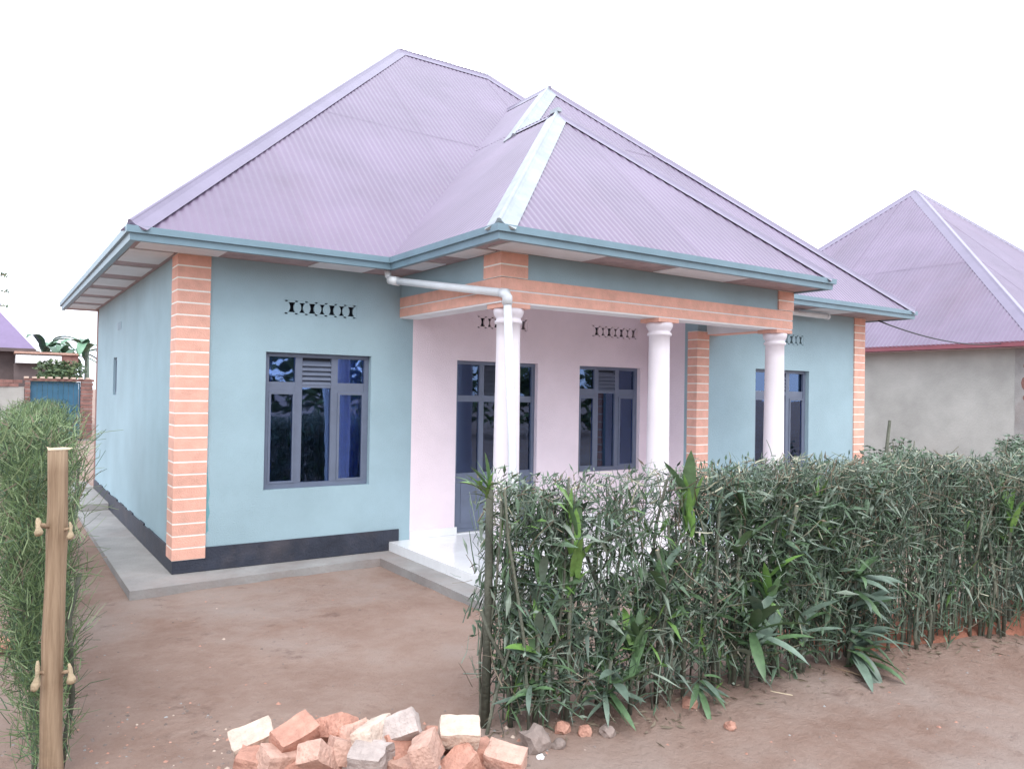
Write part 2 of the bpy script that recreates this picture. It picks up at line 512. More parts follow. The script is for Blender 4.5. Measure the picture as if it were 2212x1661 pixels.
pilaster(-0.022, 0.262, -0.022, 0.24, 0.112, ZS - 0.002)
pilaster(XR0 - 0.016, XR0 + 0.20, YR - 0.018, YR + 0.14, 0.2, ZS - 0.4)
pilaster(XR1 - 0.25, XR1 + 0.02, YR - 0.018, YR + 0.24, 0.112, ZS - 0.002)


tp = [(.2625, .33), (.29, .36), (.281, .45), (.299, .52), (.284, .62), (.297, .70), (.278, .83), (.270, .93), (.2625, .96)]
panel(MB(), tp, [], front(-.0015), .001).build('paint_overlap', mat('teal_paint_overlap', (0.16, 0.37, 0.42), 0.7, .1, 12, coord='World'), H)


# pierced ventilation rows
def vent(x0, x1, z0, z1, y, m, nm='vent_grille'):
    n = 7
    st = (x1 - x0 - 0.05) / n
    zc = (z0 + z1) / 2; hh = 0.048
    holes = []
    for k in range(n):
        cx = x0 + 0.04 + st * (k + 0.5); wd = st * (0.35 if k % 2 == 0 else 0.29); nk = wd * (0.5 if k % 2 == 0 else 0.3)
        L = [(cx - wd, zc - hh), (cx + wd, zc - hh)]
        for j in range(1, 6):
            tt = -1 + 2 * j / 6; q = nk + (wd - nk) * tt * tt
            L.append((cx + q, zc + hh * tt))
        L += [(cx + wd, zc + hh), (cx - wd, zc + hh)]
        for j in range(5, 0, -1):
            tt = -1 + 2 * j / 6; q = nk + (wd - nk) * tt * tt
            L.append((cx - q, zc + hh * tt))
        holes.append(L)
    for k in range(n + 1):
        cx = x0 + 0.035 + st * k * 0.985
        for zz in (zc + 0.060, zc - 0.060):
            holes.append([(cx + 0.017 * math.cos(a * math.pi / 4), zz + 0.0075 * math.sin(a * math.pi / 4)) for a in range(8)])
    p = panel(MB(), rect(x0 + 0.001, x1 - 0.001, z0 + 0.001, z1 - 0.001), holes, front(y + 0.002), 0.022).build(nm, m, H)
    MB().box(x0 - 0.01, x1 + 0.01, y + 0.10, y + 0.11, z0 - 0.01, z1 + 0.01).build('vent_shade_back', M['dark'], p)  # near-black sheet, its colour standing in for the shade inside the recess


vent(*V_LEFT, *VZ, 0, M['blue'])
vent(*V_P1, *VZ, 0, M['pink'])
vent(*V_P2, *VZ, 0, M['pink'])
vent(*V_R, *VZ, YR, M['blue'])
# slit window and small vent in the side wall
s = panel(MB(), rect(3.962, 4.298, 1.552, 2.048), [rect(4.0, 4.26, 1.59, 2.01)], side_l(0.03), 0.05).build('side_window', M['frame'], H)
MB().box(0.05, 0.056, 4.0, 4.26, 1.59, 2.01).build('pane', M['glass'], s)
for k in range(4):
    MB().box(-0.004, 0.0, 3.62 + k * 0.09, 3.68 + k * 0.09, 2.40, 2.50).build('side_vent_slot', M['gutter'], H)


# steel windows and door
def curtain(x0, x1, z0, z1, y, parent, amp=0.016, waves=5):
    mb = MB(); n = 40
    for i in range(n + 1):
        t = i / n
        x = x0 + (x1 - x0) * t
        yy = y + amp * math.sin(t * waves * 2 * math.pi) + 0.006 * math.sin(t * 31)
        mb.v += [(x, yy, z0), (x, yy * 0.5 + y * 0.5, z1)]
    for i in range(n):
        mb.f.append((2 * i, 2 * i + 2, 2 * i + 3, 2 * i + 1)); mb.m.append(0)
    return mb.build('curtain', M['curtain'], parent, smooth=True)


def steel_window(x0, x1, z0, z1, y, curtains=(), nm='window'):
    W = x1 - x0; h = z1 - z0
    X = lambda f: x0 + W * f
    Z = lambda f: z1 - h * f
    yf = y + 0.055
    f = 0.05 / W
    e = 0.002
    fr = MB()
    panel(fr, rect(x0 + e, x1 - e, z0 + e, z1 - e), [rect(X(.045), X(.955), Z(.962), Z(.030))], front(yf), 0.05)
    win = fr.build(nm, M['frame'], H)
    yb = yf + 0.006
    MB().box(X(.285), X(.350), yb, yb + 0.04, Z(.961), Z(.031)).build('mullion', M['frame'], win)
    MB().box(X(.625), X(.690), yb, yb + 0.04, Z(.961), Z(.031)).build('mullion', M['frame'], win)
    for a, b in ((.046, .2845), (.6905, .954)):
        MB().box(X(a), X(b), yb + .002, yb + 0.038, Z(.285), Z(.215)).build('transom', M['frame'], win)
        MB().box(X(a), X(b), yf + .030, yf + .034, Z(.215), Z(.031)).build('pane', M['glass'], win)
        # opening sash
        q = panel(MB(), rect(X(a), X(b), Z(.961), Z(.286)), [rect(X(a) + .022, X(b) - .022, Z(.945), Z(.305))], front(yf - 0.004), 0.03).build('sash', M['frame'], win)
        MB().box(X(a) + .022, X(b) - .022, yf + .012, yf + .016, Z(.945), Z(.305)).build('pane', M['glass'], q)
    MB().box(X(.3505), X(.6245), yb + .002, yb + 0.038, Z(.255), Z(.235)).build('transom', M['frame'], win)
    MB().box(X(.3505), X(.6245), yf + .030, yf + .034, Z(.961), Z(.255)).build('pane', M['glass'], win)
    # ventilation louvres above the middle light
    for k in range(5):
        zz = Z(.232) + (Z(.055) - Z(.232)) * k / 5
        mb = MB(); hs = (Z(.055) - Z(.232)) / 5
        mb.add([(X(.351), yf + .004, zz), (X(.624), yf + .004, zz), (X(.624), yf + .036, zz + hs * 1.05), (X(.351), yf + .036, zz + hs * 1.05),
                (X(.351), yf + .007, zz - .003), (X(.624), yf + .007, zz - .003), (X(.624), yf + .039, zz + hs * 1.05 - .003), (X(.351), yf + .039, zz + hs * 1.05 - .003)],
               [(0, 1, 2, 3), (7, 6, 5, 4), (0, 4, 5, 1)])
        mb.build('louvre_slat', M['frame'], win)
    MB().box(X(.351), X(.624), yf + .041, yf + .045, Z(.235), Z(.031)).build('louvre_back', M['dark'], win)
    for a, b in curtains:
        curtain(X(a), X(b), z0 + 0.03, z1 - 0.02, y + 0.155, win, amp=.012)
    return win


w1 = steel_window(0.78, 1.857, WIN['z0'], WIN['z1'], 0.0, ((.02, .10), (.655, .955)))
steel_window(4.63, 5.655, WIN['z0'], WIN['z1'], 0.0, ((.0, .34), (.74, 1.0)))
steel_window(6.91, 8.07, WIN['z0'], 2.035, YR, ((.0, .12), (.60, .70)))
# door
dx0, dx1, dz0, dz1 = 2.88, 3.99, 0.10, 2.014
yf = 0.055
X = lambda f: dx0 + (dx1 - dx0) * f
door = panel(MB(), rect(dx0 + .002, dx1 - .002, dz0, dz1 - .002), [rect(X(.04), X(.96), dz0 + .03, dz1 - .04)], front(yf), 0.06).build('door', M['frame'], H)
MB().box(X(.041), X(.959), yf + .008, yf + .05, 1.555, 1.625).build('transom', M['frame'], door)
MB().box(X(.041), X(.959), yf + .012, yf + .045, 0.131, 0.755).build('door_panel', M['frame'], door)
for k in range(2):
    MB().box(X(.10 + .44 * k), X(.46 + .44 * k), yf + .006, yf + .0118, 0.20, 0.66).build('raised_panel', M['frame'], door)
for a in (.30, .63):
    MB().box(X(a), X(a + .055), yf + .006, yf + .05, 0.756, 1.5545).build('mullion', M['frame'], door)
    MB().box(X(a), X(a + .055), yf + .006, yf + .05, 1.6255, dz1 - .041).build('mullion', M['frame'], door)
for a, b in ((.041, .2995), (.3555, .6295), (.6855, .959)):
    MB().box(X(a), X(b), yf + .028, yf + .032, 0.756, 1.5545).build('pane', M['glass'], door)
    if a != .3555:
        MB().box(X(a), X(b), yf + .028, yf + .032, 1.6255, dz1 - .041).build('pane', M['glass'], door)
for k in range(6):
    zz = 1.63 + k * 0.056
    MB().add([(X(.356), yf + .006, zz), (X(.629), yf + .006, zz), (X(.629), yf + .04, zz + .058), (X(.356), yf + .04, zz + .058)], [(0, 1, 2, 3), (3, 2, 1, 0)]).build('louvre_slat', M['frame'], door)
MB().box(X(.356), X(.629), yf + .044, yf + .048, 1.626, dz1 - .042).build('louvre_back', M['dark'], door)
MB().tube([(X(.655), yf + .005, 1.02), (X(.655), yf - .04, 1.02), (X(.60), yf - .045, 1.02)], 0.011, 8).build('handle', M['silver'], door)
curtain(X(.12), X(.52), 0.2, dz1 - .05, 0.16, door, amp=.012)
curtain(X(.80), X(1.0), 0.2, dz1 - .05, 0.16, door, amp=.012)

# porch floor with tiles, and skirting
PZ = 0.088
pf = MB().box(2.10, 6.20, -2.02, -0.0012, -0.2, PZ - 0.012).build('porch_floor', M['grout'], H)
ts = 0.41
for i in range(10):
    for j in range(5):
        x0 = 2.10 + i * ts; y1 = -0.002 - j * ts; y0 = max(y1 - ts + 0.003, -2.03)
        if x0 > XR0 - 0.05 and y1 > YR - .03: 
            y1 = YR - 0.03
            if y0 > y1 - 0.05: continue
        if i == 0: x0 = 2.09
        MB().box(x0 + (.0015 if i else 0), 2.10 + (i + 1) * ts - 0.0015, y0, y1, PZ - 0.0118, PZ + random.uniform(-.0006, .0006)).build('floor_tile', M['tile'], pf)
for j in range(5):          # tiled riser, left side
    y1 = -0.002 - j * ts
    MB().box(2.088, 2.0995, max(y1 - ts + .003, -2.03), y1, -0.02, PZ - 0.0122).build('riser_tile', M['tile'], pf)
for i in range(10):         # tiled riser, front
    MB().box(2.10 + i * ts, 2.10 + (i + 1) * ts - .003, -2.0315, -2.0205, -0.02, PZ - 0.0122).build('riser_tile', M['tile'], pf)
MB().box(2.335, 2.905, -0.012, -0.0015, PZ + .001, PZ + .085).build('skirting_tile', M['tile'], pf)
MB().box(3.995, XR0 - .001, -0.012, -0.0015, PZ + .001, PZ + .085).build('skirting_tile', M['tile'], pf)
MB().box(2.882, 3.988, -0.0010, 0.19, 0.05, PZ + .009).build('door_threshold', M['tile'], pf)

# beams round the porch
BX0, BX1, BY = 2.17, 6.17, -1.93
b1 = MB().box(BX0 + .006, BX1 - .006, BY + .006, BY + .22, 2.425, 2.637).build('porch_beam', M['white'], H)
b2 = MB().box(BX0 + .006, BX0 + .215, BY + .2205, -0.001, 2.425, 2.637).build('porch_beam', M['white'], H)
b3 = MB().box(BX1 - .215, BX1 - .006, BY + .2205, YR - 0.001, 2.425, 2.637).build('porch_beam', M['white'], H)
for z0, z1 in ((2.440, 2.527), (2.541, 2.640)):
    MB().box(BX0, BX1, BY, BY + .0055, z0, z1).build('orange_band', M['orange'], b1)
    MB().box(BX0, BX0 + .0055, BY + .006, -0.0012, z0, z1).build('orange_band', M['orange'], b2)
    MB().box(BX1 - .0055, BX1, BY + .006, YR - .0012, z0, z1).build('orange_band', M['orange'], b3)
MB().box(BX1 - .2158, BX1 - .010, BY + .30, YR - .0012, 2.4205, 2.4245).build('orange_band', M['orange'], b3)
# blue upper walls above the beams
MB().box(BX0 + .012, BX1 - .012, BY + .012, BY + .20, 2.6401, ZS).build('porch_upper_wall', M['blue'], H)
MB().box(BX0 + .012, BX0 + .2, BY + .2001, -0.0012, 2.6401, ZS).build('porch_upper_wall', M['blue'], H)
MB().box(BX1 - .2, BX1 - .012, BY + .2001, YR - .0012, 2.6401, ZS).build('porch_upper_wall', M['blue'], H)
MB().box(BX0 + .201, XR0 - .001, BY + .201, -0.0012, 2.72, 2.74).build('porch_ceiling', M['soffitp'], H)
pilaster(BX0 - .008, BX0 + .275, BY - .008, BY + .27, 2.6405, ZS - .002, course=0.074)
pilaster(BX1 - .26, BX1 + .008, BY - .008, BY + .27, 2.6405, ZS - .002, course=0.074)

# columns
prof = [(.15, 0.0), (.15, .05), (.126, .055), (.126, .075), (.133, .085), (.133, .11), (.120, .125), (.116, .16)]
for i in range(9):
    t = i / 8
    prof.append((.116 - 0.012 * t ** 1.6, .2 + 1.82 * t))
top = 2.385 - PZ
prof += [(.104, top - .135), (.120, top - .127), (.122, top - .115), (.120, top - .103), (.108, top - .096), (.108, top - .078), (.122, top - .060), (.132, top - .035), (.132, top - .001)]
colme = MB().lathe(prof, 0, 0, 40).mesh('column', M['column'], True)
for cx, cy in ((2.33, -1.815), (4.165, -1.815), (6.005, -1.815)):
    co = inst('column', colme, H, Matrix.Translation((cx, cy, PZ + .001)))
    co['label'] = {2.33: 'white round column beside the white downpipe', 4.165: 'white round middle porch column', 6.005: 'white round porch column in front of the right window'}[cx]
    MB().box(cx - .14, cx + .14, cy - .128, cy + .13, 2.3865, 2.4245).build('abacus', M['orange'], co)

# ------------------------------------------------------------------ roof
# planes: z = ZE + s*(distance from its eave), each with an eave origin, direction along the eave and inward direction
EX0, EY0, EX1, EY1 = -0.46, -0.46, 9.85, 6.60
PX0, PX1, PY = 1.85, 6.21, -2.38
CY = -1.36
PL = {
    'F':  ((EX0, EY0), (1, 0), (0, 1), 4.25 / 4.49, EX1 - EX0),
    'L':  ((EX0, EY1), (0, -1), (1, 0), 4.25 / 4.49, EY1 - EY0),
    'R':  ((EX1, EY0), (0, 1), (-1, 0), 4.25 / (EX1 - 5.75), EY1 - EY0),
    'B':  ((EX1, EY1), (-1, 0), (0, -1), 4.25 / (EY1 - 4.03), EX1 - EX0),
    'L2': ((PX0, 6.0), (0, -1), (1, 0), 0.898, 6.0 - PY),
    'R2': ((EX1, CY), (0, 1), (-1, 0), 3.34 / (EX1 - 5.57), 7.0),
    'F2': ((PX0, CY), (1, 0), (0, 1), 3.34 / (2.0 - CY), EX1 - PX0),
    'F3': ((PX0, PY), (1, 0), (0, 1), 0.915, PX1 - PX0),
    'R3': ((PX1, PY), (0, 1), (-1, 0), 0.898, 5.0),
}
ROOFS = [('F', 'L', 'R', 'B'), ('L2', 'R2', 'F2'), ('L2', 'F3', 'R3')]


def zpl(k, x, y):
    o, u, wd, s, _ = PL[k]
    return ZE + s * ((x - o[0]) * wd[0] + (y - o[1]) * wd[1])


def env(x, y):
    e = None
    for rf in ROOFS:
        m = None
        for k in rf:
            z = zpl(k, x, y)
            m = z if m is None else np.minimum(m, z)
        e = m if e is None else np.maximum(e, m)
    return e


# timber deck under the sheets
rd = MB(); st = 0.11
xs = np.arange(EX0 + .05, EX1 - .04, st); ys = np.arange(PY + .05, EY1 - .04, st)
XX, YY = np.meshgrid(xs, ys)
EE = env(XX, YY)
idx = -np.ones(EE.shape, int)
for j in range(len(ys)):
    for i in range(len(xs)):
        if EE[j, i] > ZE + 0.03:
            idx[j, i] = len(rd.v); rd.v.append((xs[i], ys[j], EE[j, i] - 0.11))
for j in range(len(ys) - 1):
    for i in range(len(xs) - 1):
        q = (idx[j, i], idx[j, i + 1], idx[j + 1, i + 1], idx[j + 1, i])
        if min(q) >= 0: rd.f.append(tuple(int(a) for a in q)); rd.m.append(0)
roof = rd.build('roof', M['deck'], H)
roof['label'] = 'mauve corrugated hipped roof with silver hip caps over the porch'

PITCH_W = 0.076; AMP = 0.0055; SEG = 8
NW = 10


def lay_sheets(key, parent, material, amp=AMP, rows=(2.35, 4.7), nw=NW, pitch=PITCH_W, seg=SEG, tmax=7.0, envf=env, zf=zpl, planes=PL, ze=ZE):
    o, u, wd, s, L = planes[key]
    du = pitch / seg
    us = np.arange(0.0, L + du * 0.5, du)
    ts_ = np.linspace(0.0, tmax, 1401)
    U, T = np.meshgrid(us, ts_, indexing='ij')
    x = o[0] + u[0] * U + wd[0] * T; y = o[1] + u[1] * U + wd[1] * T
    vis = np.abs(zf(key, x, y) - envf(x, y)) < 1e-6
    cols = []
    for i in range(len(us)):
        w_ = np.nonzero(vis[i])[0]
        cols.append((ts_[w_[0]], ts_[w_[-1]]) if len(w_) > 1 else None)
    per = nw * seg
    edges = [0.0] + list(rows) + [99.0]
    for c0 in range(0, len(us) - 1, per):
        for r in range(len(edges) - 1):
            jit = random.uniform(-.0015, .0025) + r * 0.004
            lo, hi = edges[r] - (0.10 if r else 0), edges[r + 1]
            mb = MB(); prev = None
            for i in range(c0, min(c0 + per + seg // 2, len(us) - 1) + 1):
                cc = cols[i]
                if cc is None: prev = None; continue
                a, b = max(cc[0] - .03, lo, -0.02), min(cc[1] + .02, hi)
                if cc[0] < 0.02 and r == 0: a = -0.03
                if b - a < 0.01: prev = None; continue
                off = amp * math.cos(2 * math.pi * i / seg) + amp + 0.004 + jit + (0.002 if i > c0 + per else 0)
                k = len(mb.v)
                for t in (a, b):
                    mb.v.append((o[0] + u[0] * us[i] + wd[0] * t, o[1] + u[1] * us[i] + wd[1] * t, ze + s * t + off))
                if prev is not None:
                    mb.f.append((prev, k, k + 1, prev + 1)); mb.m.append(0)
                prev = k
            if mb.f: mb.build('roof_sheet', material, parent, smooth=True)


for k in PL:
    lay_sheets(k, roof, M['roof'])


def ridge_cap(p0, p1, ka, kb, parent, m, wdt=0.13, roll=0.020, lift=0.022, nm='ridge_cap', over=0.0, zf=zpl, planes=PL, pieces=2.0):
    """Folded cap along the edge p0-p1 (plan points) shared by planes ka and kb."""
    p0 = Vector((p0[0], p0[1], zf(ka, *p0))); p1 = Vector((p1[0], p1[1], zf(ka, *p1)))
    d = (p1 - p0).normalized()
    def nrm(k):
        o, u, wd, s, _ = planes[k]
        return Vector((-s * wd[0], -s * wd[1], 1)).normalized()
    def flap(k):
        n = nrm(k); f = d.cross(n).normalized()
        o, u, wd, s, _ = planes[k]
        # must head into the plane, away from the other one
        return f
    na, nb = nrm(ka), nrm(kb)
    fa, fb = flap(ka), flap(kb)
    # choose the side where each plane is the lower (real) one
    def pick(f, k, other):
        q = p0 + (p1 - p0) * 0.5
        a = q + f * 0.3; b = q - f * 0.3
        return f if zf(k, a.x, a.y) < zf(other, a.x, a.y) else -f
    fa = pick(fa, ka, kb); fb = pick(fb, kb, ka)
    L = (p1 - p0).length
    n = max(1, int(L / pieces + 0.5))
    upv = (na + nb).normalized()
    for i in range(n):
        a = p0 + d * (L * i / n - (0.06 if i else over)); b = p0 + d * (L * (i + 1) / n)
        lf = lift + 0.004 * (n - i) * 0.5 + random.uniform(0, .004)
        prof_ = []
        prof_.append(fa * wdt + na * (lf - .004)); prof_.append(fa * (roll * 1.6) + na * lf)
        for q in range(7):
            th = math.pi * q / 6
            side = (fa - fb).normalized()
            prof_.append(upv * (lf + roll * 0.4 + roll * math.sin(th)) + side * (roll * math.cos(th)))
        prof_.append(fb * (roll * 1.6) + nb * lf); prof_.append(fb * wdt + nb * (lf - .004))
        mb = MB(); K = len(prof_)
        mb.v = [tuple(a + q) for q in prof_] + [tuple(b + q) for q in prof_]
        mb.f = [(j, j + 1, K + j + 1, K + j) for j in range(K - 1)]; mb.m = [0] * (K - 1)
        if i == 0: mb.f.append(tuple(range(K))); mb.m.append(0)
        mb.build(nm, m, parent)


ridge_cap((EX0, EY0), (4.03, 4.03), 'F', 'L', roof, M['cap'])
ridge_cap((4.0, 4.03), (5.80, 4.03), 'F', 'B', roof, M['cap'])
ridge_cap((5.75, 4.03), (6.72, 2.98), 'F', 'R', roof, M['cap'])
hy = lambda x: CY + 0.898 * (x - PX0) / PL['F2'][3]
ridge_cap((3.95, hy(3.95)), (5.60, hy(5.60)), 'L2', 'F2', roof, M['silver'], wdt=0.15)
ridge_cap((5.57, 1.95), (5.57, 3.2), 'L2', 'R2', roof, M['cap'], wdt=0.12)
ridge_cap((EX1, CY), (5.57, 2.0), 'F2', 'R2', roof, M['cap'])
pa = PY + 0.898 * 2.18 / 0.915
ridge_cap((PX0, PY), (4.03, pa), 'L2', 'F3', roof, M['silver'], wdt=0.13)
ridge_cap((PX1, PY), (4.03, pa), 'F3', 'R3', roof, M['cap'])
ridge_cap((4.03, pa + .12), (4.03, hy(4.03) + .05), 'L2', 'R3', roof, M['cap'], wdt=0.05, roll=0.012)
MB().box(4.0, 4.06, pa - .05, pa + .1, ZE + .898 * 2.18 + .03, ZE + .898 * 2.18 + .075).build('ridge_end', M['silver'], roof)

# gutters along every eave, mitred at the corners
per = [(EX0, EY1), (EX0, EY0), (PX0, EY0), (PX0, PY), (PX1, PY), (PX1, CY), (EX1, CY), (EX1, EY1)]
GP = [(0.035, 2.848), (-0.012, 2.848), (-0.016, 2.905), (-0.040, 2.907), (-0.044, 2.962), (-0.030, 2.965), (-0.028, 2.935), (0.035, 2.93)]   # (inward offset, z)


def inset(i, d):
    """Corner i of the eave line moved inward by d."""
    p = Vector(per[i])
    e = []
    if i > 0: e.append((Vector(per[i]) - Vector(per[i - 1])).normalized())
    if i < len(per) - 1: e.append((Vector(per[i + 1]) - Vector(per[i])).normalized())
    ns = [Vector((-q.y, q.x)) for q in e]
    if len(ns) == 1: return p + ns[0] * d
    return p + (ns[0] + ns[1]) * d / (1 + ns[0].dot(ns[1]))


for i in range(len(per) - 1):
    mb = MB(); K = len(GP)
    for c in (i, i + 1):
        for d, z in GP:
            q = inset(c, d); mb.v.append((q.x, q.y, z))
    for j in range(K):
        j2 = (j + 1) % K
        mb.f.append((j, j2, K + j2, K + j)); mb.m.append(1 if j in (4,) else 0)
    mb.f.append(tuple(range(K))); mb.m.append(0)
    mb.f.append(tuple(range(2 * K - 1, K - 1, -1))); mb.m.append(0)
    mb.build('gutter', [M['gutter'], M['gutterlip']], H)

# soffit with pale boards
sof = MB()
pts = [tuple(inset(i, 0.036)) for i in range(len(per))]
panel(sof, pts, [], lambda a, b, d: (a, b, ZS + .001 + d), 0.02)
sof = sof.build('soffit', M['soffit'], H)


def boards(a0, a1, fix0, fix1, axis, step, size):
    a = a0
    while a + size < a1:
        b = a + size * random.uniform(.9, 1.05)
        if axis == 'y': MB().box(fix0, fix1, a, b, ZS - .010, ZS).build('soffit_board', M['soffitp'], sof)
        else: MB().box(a, b, fix0, fix1, ZS - .010, ZS).build('soffit_board', M['soffitp'], sof)
        a += step


boards(0.02, 6.5, -0.41, -0.05, 'y', 1.08, 0.76)
boards(-0.38, 0.5, -0.41, -0.06, 'x', 1.0, 0.70)
boards(1.15, 1.86, -0.41, -0.06, 'x', 1.0, 0.62)
boards(-1.9, -0.4, 1.90, 2.13, 'y', 0.85, 0.5)
boards(2.0, 6.1, -2.33, -1.98, 'x', 1.9, 1.0)
boards(6.4, 9.7, -1.31, -0.93, 'x', 1.3, 0.8)

# downpipes
dp = MB()
dp.tube([(1.86, -0.36, 2.86), (1.86, -0.36, 2.80), (1.875, -0.385, 2.765), (1.93, -0.47, 2.745)], .034, 14)
pA, pB = Vector((1.90, -0.43, 2.748)), onY(1088, 633, -1.99)
dp.tube([pA, pB], .036, 16)
dpo = dp.build('downpipe', M['pipe'], H, smooth=True)
dpo['label'] = 'white plastic downpipe running from the gutter to the first column'
MB().tube([pA + (pB - pA) * .985, pB + Vector((.006, -.03, -.004)), pB + Vector((.008, -.045, -.035)), pB + Vector((.008, -.045, -.10))], .042, 16).build('elbow', M['pipe'], dpo, smooth=True)
MB().tube([pB + Vector((.008, -.045, -.06)), tuple(onY(1106, 950, -2.035)), tuple(onY(1108, 1100, -2.04)), tuple(onY(1110, 1282, -2.045))], .035, 16).build('pipe_length', M['pipe'], dpo, smooth=True)
MB().tube([pA + Vector((-.03, .05, .012)), pA + Vector((.012, -.06, -.012))], .044, 16).build('elbow', M['pipe'], dpo, smooth=True)
pq = MB().tube([(6.3, -1.03, 2.80), (8.22, -1.03, 2.795)], .036, 16).build('downpipe', M['pipe'], H, smooth=True)
MB().tube([(8.18, -1.03, 2.795), (8.225, -1.03, 2.795)], .043, 16).build('elbow', M['pipe'], pq, smooth=True)

# ------------------------------------------------------------------ neighbouring house on the right
NH = thing('neighbour_house', 'grey rendered house with a mauve pyramid roof and red eaves, beyond the hedge', 'house', (21, 4, 0))
NZE = 2.98
nc = Vector((17.0, -0.35))
dr = ray(1976, 413)
# apex of the pyramid: on the hip plane that leaves the near eave corner at 45 degrees
tt = ((nc.x - CAM.x) - (nc.y - CAM.y)) / (dr.x - dr.y)
apx = CAM + dr * tt
run = apx.x - nc.x
ns = (apx.z - NZE) / run
NX1, NY1 = nc.x + 2 * run, nc.y + 2 * run
NPL = {'W': ((nc.x, NY1), (0, -1), (1, 0), ns, 2 * run), 'S': ((nc.x, nc.y), (1, 0), (0, 1), ns, 2 * run),
       'E': ((NX1, nc.y), (0, 1), (-1, 0), ns, 2 * run), 'N': ((NX1, NY1), (-1, 0), (0, -1), ns, 2 * run)}


def nz_(k, x, y):
    o, u, wd, s_, _ = NPL[k]
    return NZE + s_ * ((x - o[0]) * wd[0] + (y - o[1]) * wd[1])


def nenv(x, y):
    m_ = nz_('W', x, y)
    for k in 'SEN':
        m_ = np.minimum(m_, nz_(k, x, y))
    return m_


dk = MB()
dk.add([(nc.x + .1, nc.y + .1, NZE - .06), (NX1 - .1, nc.y + .1, NZE - .06), (NX1 - .1, NY1 - .1, NZE - .06), (nc.x + .1, NY1 - .1, NZE - .06), (apx.x, apx.y, apx.z - .12)],
       [(0, 1, 4), (1, 2, 4), (2, 3, 4), (3, 0, 4), (3, 2, 1, 0)])
nroof = dk.build('roof', M['deck'], NH)
for k in 'WSEN':
    lay_sheets(k, nroof, M['roof'], amp=.011, rows=(2.6,), nw=9, pitch=.105, seg=4, tmax=run + 1, envf=nenv, zf=nz_, planes=NPL, ze=NZE)
for a, b, k1, k2 in (((nc.x, nc.y), (apx.x, apx.y), 'W', 'S'), ((nc.x, NY1), (apx.x, apx.y), 'W', 'N'), ((NX1, nc.y), (apx.x, apx.y), 'S', 'E')):
    ridge_cap(a, b, k1, k2, nroof, M['cap'], wdt=.2, zf=nz_, planes=NPL, pieces=2.4)
for (a, b, c_, d_) in ((nc.x - .02, nc.x + .02, nc.y, NY1), (nc.x + .021, NX1, nc.y - .02, nc.y + .02), (NX1 - .02, NX1 + .02, nc.y + .021, NY1)):
    MB().box(a, b, c_, d_, NZE - .115, NZE + .005).build('fascia', M['nfascia'], NH)
wx, wy = nc.x + .42, nc.y + .42
MB().box(wx, wx + .2, wy + .2, NY1 - .42, -0.1, NZE - .12).build('wall', M['ncon'], NH)
MB().box(wx, NX1 - .42, wy, wy + .199, -0.1, NZE - .12).build('wall', M['ncon'], NH)
MB().box(NX1 - .62, NX1 - .42, wy + .2, NY1 - .42, -0.1, NZE - .12).build('wall', M['ncon'], NH)
MB().box(wx + .201, NX1 - .621, NY1 - .62, NY1 - .42, -0.1, NZE - .12).build('wall', M['ncon'], NH)
MB().box(nc.x + .021, wx - .001, nc.y + .021, NY1 - .02, NZE - .135, NZE - .125).build('soffit', M['soffit'], NH)
pp = MB().box(wx - .012, wx - .001, wy - .012, wy + .30, -0.1, NZE - .14).build('corner_render', M['concrete'], NH)
for z_, h_, w_ in ((2.08, .32, .055), (1.75, .10, .03), (2.45, .10, .025)):
    mb = MB()
    n = 9
    ring = [(wx - .0145, wy + .12 + w_ * math.cos(a * 2 * math.pi / n) * random.uniform(.6, 1.1), z_ + h_ * .5 * math.sin(a * 2 * math.pi / n) * random.uniform(.7, 1.1)) for a in range(n)]
    mb.add(ring + [(q[0] + .004, q[1], q[2]) for q in ring], [tuple(range(n)), tuple(range(2 * n - 1, n - 1, -1))] + [(i, (i + 1) % n, (i + 1) % n + n, i + n) for i in range(n)])
    mb.build('bare_brick_patch', M['farbrick'], pp)

# cable slung between the two houses
ca = Vector((9.55, -1.0, 2.83)); cd_ = ray(2162, 742); cb = CAM + cd_ * ((16.96 - CAM.x) / cd_.x)
cpts = [ca.lerp(cb, i / 16) - Vector((0, 0, 0.14 * 4 * (i / 16) * (1 - i / 16))) for i in range(17)]
tag(MB().tube(cpts, .011, 6).build('cable', M['wire'], smooth=True), 'thin black cable slung from the eave to the grey house', 'cable')

# ------------------------------------------------------------------ things far behind on the left
gy_ = 20.6
gt = thing('gate', 'blue sheet metal gate between brick piers, past the side wall', 'gate', (0.35, gy_, GZ))
gf = MB()
panel(gf, rect(-0.33, 1.02, -0.05, 1.80), [rect(-0.29, .98, 0.0, 1.76)], front(gy_), .05)
gf.build('gate_frame', M['gate'], gt)
for k in range(9):
    x0 = -0.288 + k * 1.267 / 9
    MB().box(x0, x0 + 1.267 / 9 - .008, gy_ + .012 + .008 * (k % 2), gy_ + .03 + .008 * (k % 2), 0.002, 1.758).build('gate_sheet', M['gate'], gt)


def brick_pier(nm, label, x0, x1, y0, y1, z1, cw=.12, parentcat='pier'):
    t = thing(nm, label, parentcat, ((x0 + x1) / 2, (y0 + y1) / 2, GZ))
    MB().box(x0 + .012, x1 - .012, y0 + .012, y1 - .012, -0.1, z1 - .002).build('core', M['concrete'], t)
    me = MB().box(x0, x1, y0, y1, 0, cw - .02).mesh('brick', M['farbrick'])
    for k in range(int(z1 / cw)):
        inst('brick', me, t, Matrix.Translation((random.uniform(-.01, .01), random.uniform(-.01, .01), k * cw)))
    return t


